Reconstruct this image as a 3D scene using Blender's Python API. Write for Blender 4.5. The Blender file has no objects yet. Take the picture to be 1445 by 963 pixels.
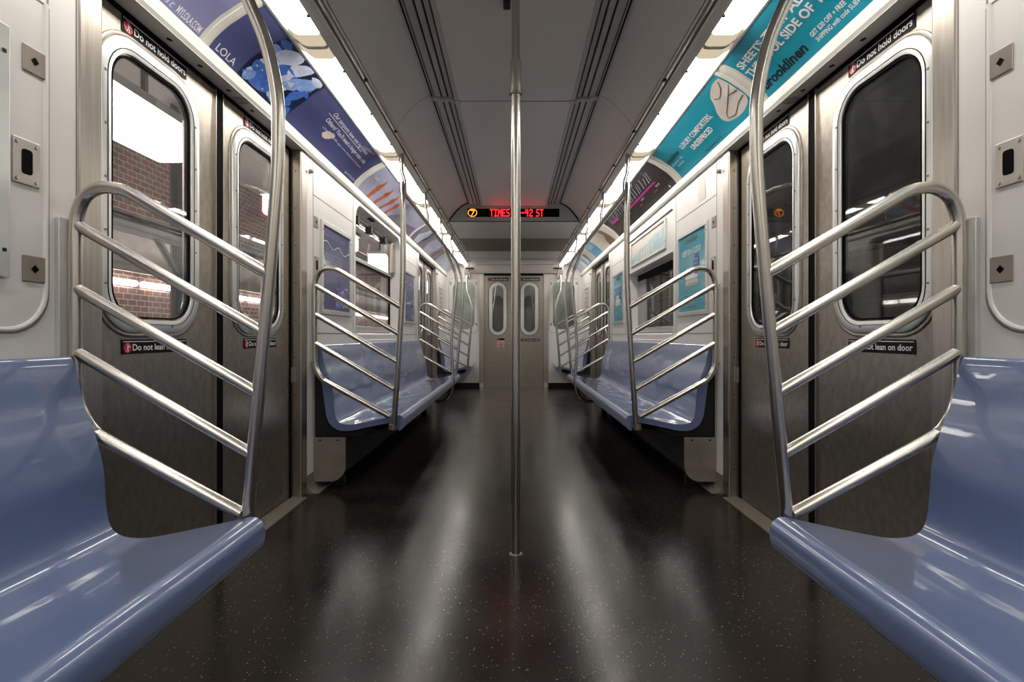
import bpy, bmesh, math, random
from mathutils import Vector, Matrix
C = bpy.context.scene.collection
sc = bpy.context.scene
random.seed(7)

# ------------------------------------------------------------------ camera, world, exposure
cam_d = bpy.data.cameras.new('camera'); cam = bpy.data.objects.new('camera', cam_d); C.objects.link(cam)
cam.location = (-.0107, 0, .87); cam.rotation_euler = (math.pi/2, 0, 0)
cam_d.sensor_width = 36; cam_d.sensor_fit = 'HORIZONTAL'; cam_d.lens = 728*36/1445
cam_d.shift_x = -1.5/1445; cam_d.shift_y = -7.5/1445; cam_d.clip_start = .02
sc.camera = cam
sc.view_settings.view_transform = 'Standard'; sc.view_settings.look = 'None'
sc.view_settings.gamma = 1; sc.view_settings.use_curve_mapping = False
sc.view_settings.exposure = 0.7
w = bpy.data.worlds.new('World'); sc.world = w; w.use_nodes = True
w.node_tree.nodes['Background'].inputs[0].default_value = (.05, .055, .06, 1)
w.node_tree.nodes['Background'].inputs[1].default_value = .12
LENS = 9.0       # brightness of the ceiling light lenses
STATION = 8.0

# ------------------------------------------------------------------ materials
def newmat(name):
    m = bpy.data.materials.new(name); m.use_nodes = True
    nt = m.node_tree; return m, nt, nt.nodes['Principled BSDF']
def plain(name, col, rough=.5, metal=0, spec=.5, coat=0, noise=0, nscale=(8, 8, 8), bump=0, emis=0):
    m, nt, b = newmat(name)
    b.inputs['Base Color'].default_value = (*col, 1); b.inputs['Roughness'].default_value = rough
    b.inputs['Metallic'].default_value = metal; b.inputs['Specular IOR Level'].default_value = spec
    b.inputs['Coat Weight'].default_value = coat; b.inputs['Coat Roughness'].default_value = .08
    if emis:
        b.inputs['Emission Color'].default_value = (*col, 1); b.inputs['Emission Strength'].default_value = emis
    if noise or bump:
        tc = nt.nodes.new('ShaderNodeTexCoord'); mp = nt.nodes.new('ShaderNodeMapping')
        mp.inputs['Scale'].default_value = nscale
        n = nt.nodes.new('ShaderNodeTexNoise'); n.inputs['Scale'].default_value = 1; n.inputs['Detail'].default_value = 6
        nt.links.new(tc.outputs['Object'], mp.inputs[0]); nt.links.new(mp.outputs[0], n.inputs['Vector'])
        if noise:
            r = nt.nodes.new('ShaderNodeValToRGB')
            r.color_ramp.elements[0].position = .3; r.color_ramp.elements[1].position = .7
            r.color_ramp.elements[0].color = tuple(c*(1-noise) for c in col)+(1,)
            r.color_ramp.elements[1].color = tuple(min(1, c*(1+noise)) for c in col)+(1,)
            nt.links.new(n.outputs[0], r.inputs[0]); nt.links.new(r.outputs[0], b.inputs['Base Color'])
            mr = nt.nodes.new('ShaderNodeMapRange')
            mr.inputs['To Min'].default_value = rough*.8; mr.inputs['To Max'].default_value = min(1, rough*1.25)
            nt.links.new(n.outputs[0], mr.inputs[0]); nt.links.new(mr.outputs[0], b.inputs['Roughness'])
        if bump:
            bp = nt.nodes.new('ShaderNodeBump'); bp.inputs['Strength'].default_value = bump; bp.inputs['Distance'].default_value = .002
            nt.links.new(n.outputs[0], bp.inputs['Height']); nt.links.new(bp.outputs[0], b.inputs['Normal'])
    return m
M = {}
M['wall'] = plain('cream_wall_panel', (.71, .69, .665), .38, noise=.03, nscale=(6, 6, 6))
M['wallseam'] = plain('panel_seam_brown', (.22, .18, .15), .6)
M['ceil'] = plain('grey_ceiling_panel', (.62, .585, .55), .5, noise=.06, nscale=(3, 2, 3))
M['cove'] = plain('ivory_cove', (.74, .72, .66), .4, noise=.03)
M['steel'] = plain('brushed_stainless', (.47, .43, .38), .33, 1, noise=.1, nscale=(90, 90, 4), bump=.05)
M['doorsteel'] = plain('dull_door_stainless', (.36, .325, .28), .36, 1, noise=.16, nscale=(40, 40, 25), bump=.1)
M['polish'] = plain('polished_rail_steel', (.58, .55, .50), .27, 1)
M['alu'] = plain('window_frame_aluminium', (.68, .69, .68), .34, .8, noise=.05, nscale=(12, 12, 12))
M['plate'] = plain('plate_steel', (.33, .29, .25), .4, .9, noise=.05)
M['black'] = plain('black_rubber', (.003, .003, .003), .7, spec=.05)
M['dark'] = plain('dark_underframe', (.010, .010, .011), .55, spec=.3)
M['heater'] = plain('heater_cover_steel', (.30, .27, .23), .45, .6, noise=.1, nscale=(12, 12, 12))
M['sign'] = plain('sign_black', (.004, .004, .004), .5, spec=.15)
M['white'] = plain('print_white', (.82, .82, .82), .4)
M['red'] = plain('sign_red', (.55, .015, .03), .35)
M['rail_ridge'] = plain('ribbed_header_steel', (.8, .76, .70), .3, .3)
M['vent'] = plain('vent_grille_grey', (.27, .235, .19), .45, .3)
M['diff'] = plain('diffuser_grey', (.45, .42, .40), .5)
M['navy'] = plain('print_navy', (.075, .082, .215), .22, coat=.3, noise=.12, nscale=(2, 2, 6))
M['lilac'] = plain('print_lilac', (.27, .27, .47), .25, coat=.3, noise=.04, nscale=(3, 3, 3))
M['cyan'] = plain('print_cyan', (.018, .32, .44), .22, coat=.3, noise=.12, nscale=(2, 2, 5))
M['ink'] = plain('print_black', (.012, .015, .02), .35)
M['charcoal'] = plain('print_charcoal', (.045, .035, .035), .25, coat=.3, noise=.3, nscale=(4, 4, 6))
M['magenta'] = plain('print_magenta', (.55, .03, .33), .35)
M['orange'] = plain('print_orange', (.55, .13, .04), .4, noise=.4, nscale=(60, 60, 60))
M['cream'] = plain('print_cream', (.66, .60, .54), .4, noise=.06, nscale=(9, 9, 9))
M['fold'] = plain('print_fold_line', (.12, .1, .09), .5)
M['brown'] = plain('print_brown', (.22, .12, .07), .4, noise=.5, nscale=(40, 40, 40))
M['skyblue'] = plain('print_sky_blue', (.09, .35, .55), .35, noise=.2, nscale=(20, 20, 20))
M['grey'] = plain('print_grey_mauve', (.22, .19, .25), .35, noise=.3, nscale=(8, 8, 8))
M['pale'] = plain('print_pale_sky', (.40, .41, .56), .3, noise=.2, nscale=(5, 2, 5))
M['b1'] = plain('print_blue_bright', (.06, .17, .6), .3, noise=.3, nscale=(40, 40, 40))
M['b2'] = plain('print_blue_light', (.25, .4, .78), .3, noise=.25, nscale=(40, 40, 40))
M['b3'] = plain('print_blue_deep', (.008, .014, .06), .3)
M['b4'] = plain('print_bluewhite', (.62, .68, .85), .3, noise=.12, nscale=(40, 40, 40))
M['purple'] = plain('print_purple', (.05, .06, .35), .4)
M['pink'] = plain('print_pink', (.75, .45, .42), .4)
M['posterscene'] = plain('print_poster_scene', (.13, .13, .3), .3, noise=.75, nscale=(14, 14, 9))
M['steelbeam'] = plain('station_beam_paint', (.05, .045, .045), .6)
M['stationboard'] = plain('station_board', (.5, .47, .44), .6)
M['platform'] = plain('platform_concrete', (.4, .33, .27), .7, noise=.15)
M['track'] = plain('tunnel_concrete', (.10, .10, .095), .85, noise=.5, nscale=(2, 2, 5))
M['nextcar'] = plain('next_car_steel', (.42, .46, .43), .4, .2, noise=.3, nscale=(7, 3, 3))

def emis(name, col, s):
    m = bpy.data.materials.new(name); m.use_nodes = True; nt = m.node_tree
    nt.nodes.remove(nt.nodes['Principled BSDF']); e = nt.nodes.new('ShaderNodeEmission')
    e.inputs[0].default_value = (*col, 1); e.inputs[1].default_value = s
    nt.links.new(e.outputs[0], nt.nodes['Material Output'].inputs[0]); return m
M['lens'] = emis('lit_lens', (1, .945, .86), LENS)
M['lensend'] = emis('lit_lens_dim_end', (1, .84, .60), LENS*.045)
M['ledred'] = emis('led_red', (1, .01, .015), 4.5)
M['ledorange'] = emis('led_orange', (1, .25, .02), 3)
M['stationlamp'] = emis('station_lamp', (1, .95, .9), STATION)

# seats: glossy slate blue plastic
m, nt, b = newmat('blue_seat_plastic'); M['seat'] = m
b.inputs['Base Color'].default_value = (.155, .20, .38, 1); b.inputs['Roughness'].default_value = .3
b.inputs['Coat Weight'].default_value = 1; b.inputs['Coat Roughness'].default_value = .07
tc = nt.nodes.new('ShaderNodeTexCoord'); n = nt.nodes.new('ShaderNodeTexNoise'); n.inputs['Scale'].default_value = 600
n2 = nt.nodes.new('ShaderNodeTexNoise'); n2.inputs['Scale'].default_value = 4; n2.inputs['Detail'].default_value = 8
nt.links.new(tc.outputs['Object'], n.inputs['Vector']); nt.links.new(tc.outputs['Object'], n2.inputs['Vector'])
r = nt.nodes.new('ShaderNodeValToRGB'); r.color_ramp.elements[0].position = .35; r.color_ramp.elements[1].position = .65
r.color_ramp.elements[0].color = (.115, .162, .31, 1); r.color_ramp.elements[1].color = (.15, .203, .365, 1)
nt.links.new(n.outputs[0], r.inputs[0]); nt.links.new(r.outputs[0], b.inputs['Base Color'])
mr = nt.nodes.new('ShaderNodeMapRange'); mr.inputs['From Min'].default_value = .3; mr.inputs['From Max'].default_value = .7
mr.inputs['To Min'].default_value = .02; mr.inputs['To Max'].default_value = .07
nt.links.new(n2.outputs[0], mr.inputs[0]); nt.links.new(mr.outputs[0], b.inputs['Coat Roughness'])

# floor: black speckled vinyl
m, nt, b = newmat('black_speckled_floor'); M['floor'] = m
tc = nt.nodes.new('ShaderNodeTexCoord')
def node(t, **k):
    n = nt.nodes.new(t)
    for a, v in k.items(): n.inputs[a].default_value = v
    return n
v = node('ShaderNodeTexVoronoi', Scale=105.0); nt.links.new(tc.outputs['Object'], v.inputs['Vector'])
n = node('ShaderNodeTexNoise', Scale=120.0, Detail=2.0); nt.links.new(tc.outputs['Object'], n.inputs['Vector'])
n3 = node('ShaderNodeTexNoise', Scale=3.0, Detail=3.0, Roughness=.5); nt.links.new(tc.outputs['Object'], n3.inputs['Vector'])
# flecks: only some voronoi cells carry one
cell = nt.nodes.new('ShaderNodeSeparateColor'); nt.links.new(v.outputs['Color'], cell.inputs[0])
gt = nt.nodes.new('ShaderNodeMath'); gt.operation = 'GREATER_THAN'; gt.inputs[1].default_value = .45
nt.links.new(cell.outputs[0], gt.inputs[0])
sz = nt.nodes.new('ShaderNodeMath'); sz.operation = 'MULTIPLY'; sz.inputs[1].default_value = .22
nt.links.new(cell.outputs[1], sz.inputs[0])
lt = nt.nodes.new('ShaderNodeMath'); lt.operation = 'LESS_THAN'
nt.links.new(v.outputs['Distance'], lt.inputs[0]); nt.links.new(sz.outputs[0], lt.inputs[1])
mu = nt.nodes.new('ShaderNodeMath'); mu.operation = 'MULTIPLY'
nt.links.new(gt.outputs[0], mu.inputs[0]); nt.links.new(lt.outputs[0], mu.inputs[1])
base = nt.nodes.new('ShaderNodeValToRGB')
base.color_ramp.elements[0].color = (.008, .0068, .006, 1); base.color_ramp.elements[1].color = (.022, .018, .015, 1)
base.color_ramp.elements[0].position = .3; base.color_ramp.elements[1].position = .75
nt.links.new(n3.outputs[0], base.inputs[0])
mx = nt.nodes.new('ShaderNodeMix'); mx.data_type = 'RGBA'; mx.inputs[7].default_value = (.27, .22, .17, 1)
nt.links.new(mu.outputs[0], mx.inputs[0]); nt.links.new(base.outputs[0], mx.inputs[6]); nt.links.new(mx.outputs[2], b.inputs['Base Color'])
mr = nt.nodes.new('ShaderNodeMapRange'); mr.inputs['From Min'].default_value = .3; mr.inputs['From Max'].default_value = .7
mr.inputs['To Min'].default_value = .18; mr.inputs['To Max'].default_value = .24
nt.links.new(n3.outputs[0], mr.inputs[0]); nt.links.new(mr.outputs[0], b.inputs['Roughness'])
b.inputs['Specular IOR Level'].default_value = .33
bp = nt.nodes.new('ShaderNodeBump'); bp.inputs['Strength'].default_value = .22; bp.inputs['Distance'].default_value = .001
nt.links.new(n.outputs[0], bp.inputs['Height']); nt.links.new(bp.outputs[0], b.inputs['Normal'])

# window glass: mostly clear, fresnel reflection and a grimy film
def glass(name, dirt, tint, dscale=9.0):
    m = bpy.data.materials.new(name); m.use_nodes = True; nt = m.node_tree; nt.nodes.remove(nt.nodes['Principled BSDF'])
    tr = nt.nodes.new('ShaderNodeBsdfTransparent'); tr.inputs[0].default_value = (*tint, 1)
    gl = nt.nodes.new('ShaderNodeBsdfGlossy'); gl.inputs['Roughness'].default_value = .02
    df = nt.nodes.new('ShaderNodeBsdfDiffuse'); df.inputs[0].default_value = (.55, .55, .55, 1)
    fr = nt.nodes.new('ShaderNodeFresnel'); fr.inputs[0].default_value = 1.75
    ge = nt.nodes.new('ShaderNodeNewGeometry'); im = nt.nodes.new('ShaderNodeMapRange')
    im.inputs['To Min'].default_value = 1.6; im.inputs['To Max'].default_value = 1/1.6
    nt.links.new(ge.outputs['Backfacing'], im.inputs[0]); nt.links.new(im.outputs[0], fr.inputs[0])
    a = nt.nodes.new('ShaderNodeMixShader'); c = nt.nodes.new('ShaderNodeMixShader')
    tc = nt.nodes.new('ShaderNodeTexCoord'); n = nt.nodes.new('ShaderNodeTexNoise'); n.inputs['Scale'].default_value = dscale; n.inputs['Detail'].default_value = 9
    n.inputs['Roughness'].default_value = .7
    mr = nt.nodes.new('ShaderNodeMapRange'); mr.inputs['From Min'].default_value = .45; mr.inputs['From Max'].default_value = .8
    mr.inputs['To Min'].default_value = dirt*.25; mr.inputs['To Max'].default_value = dirt
    L = nt.links.new
    L(fr.outputs[0], a.inputs[0]); L(tr.outputs[0], a.inputs[1]); L(gl.outputs[0], a.inputs[2])
    L(tc.outputs['Object'], n.inputs['Vector']); L(n.outputs[0], mr.inputs[0]); L(mr.outputs[0], c.inputs[0])
    L(a.outputs[0], c.inputs[1]); L(df.outputs[0], c.inputs[2]); L(c.outputs[0], nt.nodes['Material Output'].inputs[0])
    return m
M['glassL'] = glass('grimy_window_glass', .18, (.95, .95, .95), 14)
M['glassR'] = glass('smoky_window_glass', .06, (.75, .78, .77))

# station brick
m, nt, b = newmat('station_brick'); M['brick'] = m
tc = nt.nodes.new('ShaderNodeTexCoord'); mp = nt.nodes.new('ShaderNodeMapping'); mp.inputs['Rotation'].default_value = (0, math.pi/2, math.pi/2)
bk = nt.nodes.new('ShaderNodeTexBrick'); bk.inputs['Scale'].default_value = 3.7
bk.inputs['Color1'].default_value = (.22, .11, .08, 1); bk.inputs['Color2'].default_value = (.15, .08, .065, 1); bk.inputs['Mortar'].default_value = (.45, .4, .37, 1)
sx = nt.nodes.new('ShaderNodeSeparateXYZ'); cx_ = nt.nodes.new('ShaderNodeCombineXYZ')
nt.links.new(tc.outputs['Object'], sx.inputs[0]); nt.links.new(sx.outputs[1], cx_.inputs[0]); nt.links.new(sx.outputs[2], cx_.inputs[1])
nt.links.new(cx_.outputs[0], bk.inputs['Vector']); nt.links.new(bk.outputs[0], b.inputs['Base Color']); b.inputs['Roughness'].default_value = .8

# ------------------------------------------------------------------ mesh helpers
class MB:
    def __init__(s): s.v = []; s.f = []; s.marks = []
    def add(s, vs, fs):
        o = len(s.v); s.marks.append((o, len(s.f))); s.v += [tuple(p) for p in vs]; s.f += [tuple(i+o for i in f) for f in fs]; return s
    def box(s, x0, x1, y0, y1, z0, z1):
        x0, x1 = sorted((x0, x1)); y0, y1 = sorted((y0, y1)); z0, z1 = sorted((z0, z1))
        return s.add([(x0,y0,z0),(x1,y0,z0),(x1,y1,z0),(x0,y1,z0),(x0,y0,z1),(x1,y0,z1),(x1,y1,z1),(x0,y1,z1)],
                     [(0,3,2,1),(4,5,6,7),(0,1,5,4),(1,2,6,5),(2,3,7,6),(3,0,4,7)])
    def tube(s, pts, r, seg=14, caps=True, closed=False):
        P = [Vector(p) for p in pts]; n = len(P); rings = []
        up = None
        for i, p in enumerate(P):
            a = P[max(i-1, 0)]; c = P[min(i+1, n-1)]
            t = (c-a).normalized()
            if up is None:
                up = Vector((0, 0, 1)) if abs(t.z) < .9 else Vector((0, 1, 0))
            up = (up - t*up.dot(t)).normalized(); sd = t.cross(up)
            rr = r[i] if isinstance(r, (list, tuple)) else r
            rings.append([p + (up*math.cos(2*math.pi*k/seg) + sd*math.sin(2*math.pi*k/seg))*rr for k in range(seg)])
        vs = [q for R in rings for q in R]; fs = []
        for i in range(n-1):
            for k in range(seg):
                fs.append((i*seg+k, i*seg+(k+1)%seg, (i+1)*seg+(k+1)%seg, (i+1)*seg+k))
        if caps: fs += [tuple(range(seg)), tuple((n-1)*seg+k for k in range(seg))]
        return s.add(vs, fs)
    def prism(s, loop, axis, a, b):
        """closed loop of 2D points extruded; axis 'y': (x,z); 'x': (y,z); 'z': (x,y)"""
        def P(p, c): return {'y': (p[0], c, p[1]), 'x': (c, p[0], p[1]), 'z': (p[0], p[1], c)}[axis]
        n = len(loop)
        return s.add([P(p, a) for p in loop]+[P(p, b) for p in loop],
                     [tuple(range(n)), tuple(range(2*n-1, n-1, -1))]+[(i, (i+1)%n, (i+1)%n+n, i+n) for i in range(n)])
    def ring(s, outer, inner, x0, x1):
        """plate in the YZ plane with a hole; same point count"""
        n = len(outer)
        vs = [(x0, *p) for p in outer]+[(x0, *p) for p in inner]+[(x1, *p) for p in outer]+[(x1, *p) for p in inner]
        fs = []
        for i in range(n):
            j = (i+1) % n
            fs += [(i, j, n+j, n+i), (2*n+i, 3*n+i, 3*n+j, 2*n+j), (i, 2*n+i, 2*n+j, j), (n+i, n+j, 3*n+j, 3*n+i)]
        return s.add(vs, fs)
    def sheet(s, prof, a, b, nseg=1, axis='y'):
        n = len(prof); vs = []; fs = []
        for k in range(nseg+1):
            c = a+(b-a)*k/nseg
            vs += [((p[0], c, p[1]) if axis == 'y' else (c, p[0], p[1])) for p in prof]
        for k in range(nseg):
            for i in range(n-1): fs.append((k*n+i, k*n+i+1, (k+1)*n+i+1, (k+1)*n+i))
        return s.add(vs, fs)
    def build(s, name, mat, parent=None, bevel=0, smooth=False, recalc=True, auto=40):
        me = bpy.data.meshes.new(name); me.from_pydata(s.v, [], s.f); me.update()
        bm = bmesh.new(); bm.from_mesh(me)
        if recalc: bmesh.ops.recalc_face_normals(bm, faces=bm.faces)
        if bevel:
            es = [e for e in bm.edges if len(e.link_faces) == 2 and e.calc_face_angle(0) > .6]
            bmesh.ops.bevel(bm, geom=es, offset=bevel, segments=2, affect='EDGES', profile=.5, clamp_overlap=True)
        for e in bm.edges:
            if len(e.link_faces) == 2: e.smooth = e.calc_face_angle(0) < math.radians(auto)
        if smooth:
            for f in bm.faces: f.smooth = True
        bm.to_mesh(me); bm.free()
        me.materials.append(M[mat] if isinstance(mat, str) else mat)
        o = bpy.data.objects.new(name, me); C.objects.link(o)
        if parent:
            o.parent = parent
            w = parent.location.copy(); q = parent.parent
            while q: w = w + q.location; q = q.parent
            if parent.type == 'EMPTY': o.matrix_parent_inverse = Matrix.Translation(-w)
        return o

def each(mb, name, mat, parent=None, **k):
    idx = mb.marks+[(len(mb.v), len(mb.f))]
    for (a, fa), (c, fc) in zip(idx, idx[1:]):
        q = MB(); q.v = mb.v[a:c]; q.f = [tuple(i-a for i in f) for f in mb.f[fa:fc]]; q.build(name, mat, parent, **k)
def tag(o, label=None, cat=None, group=None, kind=None):
    if label: o['label'] = label
    if cat: o['category'] = cat
    if group: o['group'] = group
    if kind: o['kind'] = kind
    return o
def empty(name, loc, label=None, cat=None, group=None, kind=None):
    o = bpy.data.objects.new(name, None); C.objects.link(o); o.location = loc; o.empty_display_size = .05
    return tag(o, label, cat, group, kind)
def thing_mesh(o, label, cat, group=None): return tag(o, label, cat, group)
def st(o): o['kind'] = 'structure'; return o
TR = [0]; DN = [0]; WN = [0]
def trim_name(): TR[0] += 1; return 'trim_%d' % TR[0]

def smooth_path(pts, n=6):
    P = [Vector(p) for p in pts]; out = []
    for i in range(len(P)-1):
        p0 = P[max(i-1, 0)]; p1 = P[i]; p2 = P[i+1]; p3 = P[min(i+2, len(P)-1)]
        for k in range(n):
            t = k/n
            out.append(.5*((2*p1)+(-p0+p2)*t+(2*p0-5*p1+4*p2-p3)*t*t+(-p0+3*p1-3*p2+p3)*t**3))
    out.append(P[-1]); return out
def rrect(y0, y1, z0, z1, r, n=8):
    pts = []
    if not isinstance(r, (list, tuple)): r = [r]*4
    for (cy, cz, a0, rr) in ((y1-r[0], z1-r[0], 0, r[0]), (y0+r[1], z1-r[1], 90, r[1]), (y0+r[2], z0+r[2], 180, r[2]), (y1-r[3], z0+r[3], 270, r[3])):
        for k in range(n+1):
            a = math.radians(a0+90*k/n); pts.append((cy+rr*math.cos(a), cz+rr*math.sin(a)))
    return pts
def rect_around(inner, y0, y1, z0, z1):
    cy = sum(p[0] for p in inner)/len(inner); cz = sum(p[1] for p in inner)/len(inner); out = []
    for p in inner:
        dy, dz = p[0]-cy, p[1]-cz
        t = min((((y1-cy) if dy > 0 else (y0-cy))/dy) if abs(dy) > 1e-9 else 1e9, (((z1-cz) if dz > 0 else (z0-cz))/dz) if abs(dz) > 1e-9 else 1e9)
        out.append((cy+dy*t, cz+dz*t))
    for c in ((y0, z0), (y0, z1), (y1, z0), (y1, z1)):
        i = min(range(len(out)), key=lambda k: (out[k][0]-c[0])**2+(out[k][1]-c[1])**2); out[i] = c
    return out
def grow(p, d):
    y0 = min(a[0] for a in p); y1 = max(a[0] for a in p); return p

# cove profile (X, Z) bottom to top
COVE = [(1.125, 1.9235), (1.104, 1.952), (1.075, 1.981), (1.047, 2.005), (1.017, 2.0245), (.992, 2.042), (.966, 2.057), (.916, 2.0785)]
CL = [0]
for i in range(len(COVE)-1): CL.append(CL[-1]+math.dist(COVE[i], COVE[i+1]))
CLEN = CL[-1]
def cove_at(t, off=0):
    d = t*CLEN
    i = 0
    while i < len(CL)-2 and d > CL[i+1]: i += 1
    f = (d-CL[i])/(CL[i+1]-CL[i]); a, b = COVE[i], COVE[i+1]
    x = a[0]+(b[0]-a[0])*f; z = a[1]+(b[1]-a[1])*f
    tx, tz = b[0]-a[0], b[1]-a[1]; l = math.hypot(tx, tz)
    return x+tz/l*(-off), z+tx/l*off      # inward: towards the aisle and down
def cove_map(s, off):
    def f(y, t): x, z = cove_at(t, off); return (s*x, y, z)
    return f
def wall_map(s, x): return lambda y, z: (s*x, y, z)
def shape2d(name, polys, mp, mat, parent=None, maxe=None):
    bm = bmesh.new()
    for poly in polys:
        vs = [bm.verts.new((p[0], p[1], 0)) for p in poly]
        try: bm.faces.new(vs)
        except ValueError: pass
    bmesh.ops.triangulate(bm, faces=bm.faces[:])
    if maxe:
        for _ in range(5):
            es = [e for e in bm.edges if math.hypot((e.verts[0].co.x-e.verts[1].co.x)*.0+0, (e.verts[0].co.y-e.verts[1].co.y)*CLEN) > maxe]
            if not es: break
            bmesh.ops.subdivide_edges(bm, edges=es, cuts=1)
            bmesh.ops.triangulate(bm, faces=bm.faces[:])
    mb = MB(); bm.verts.index_update()
    mb.add([mp(v.co.x, v.co.y) for v in bm.verts], [tuple(v.index for v in f.verts) for f in bm.faces]); bm.free()
    return mb.build(name, mat, parent)
_tc = {}
def text_polys(txt, bold=0, shear=0):
    k = (txt, bold, shear)
    if k in _tc: return _tc[k]
    cu = bpy.data.curves.new('t', 'FONT'); cu.body = txt; cu.offset = bold; cu.shear = shear; cu.resolution_u = 3
    o = bpy.data.objects.new('t', cu); C.objects.link(o)
    me = bpy.data.meshes.new_from_object(o.evaluated_get(bpy.context.evaluated_depsgraph_get()))
    vs = [(v.co.x, v.co.y) for v in me.vertices]; fs = [tuple(p.vertices) for p in me.polygons]
    bpy.data.objects.remove(o); bpy.data.curves.remove(cu); bpy.data.meshes.remove(me)
    _tc[k] = (vs, fs); return vs, fs
def text(name, txt, y0, b0, width, height, s, mp, mat, parent, bold=0, shear=0, tunit=1.0):
    """text on a side wall or cove; y0 = Y where the writing starts; reads +Y on the left wall, -Y on the right"""
    vs, fs = text_polys(txt, bold, shear)
    if not vs: return
    x0 = min(v[0] for v in vs); x1 = max(v[0] for v in vs); hh = max(v[1] for v in vs)
    mb = MB(); mb.add([mp(y0-s*(v[0]-x0)/(x1-x0)*width, b0+v[1]/hh*height*tunit) for v in vs], fs)
    return mb.build(name, mat, parent)
def blob(cy, ct, ry, rt, ang=0, n=14, wob=.12, seed=0):
    rnd = random.Random(seed); out = []
    for k in range(n):
        a = 2*math.pi*k/n; q = 1+rnd.uniform(-wob, wob)
        u, v_ = ry*math.cos(a)*q, rt*math.sin(a)*q; ca, sa = math.cos(ang), math.sin(ang)
        out.append((cy+u*ca-v_*sa, ct+(u*sa+v_*ca)/CLEN))
    return out
def clampt(poly, a=.02, b=.98): return [(p[0], min(b, max(a, p[1]))) for p in poly]

# ------------------------------------------------------------------ the shell
Y0, Y1 = -2.9, 8.7
D1, D2 = 2.0925, 6.88
HALF = .6675                 # half of a door opening
JW = .08
XW, XD = 1.145, 1.20
st(MB().box(-1.3, 1.3, Y0, Y1, -.06, 0).build('floor', 'floor'))
sidename = {-1: 'left', 1: 'right'}
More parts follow.
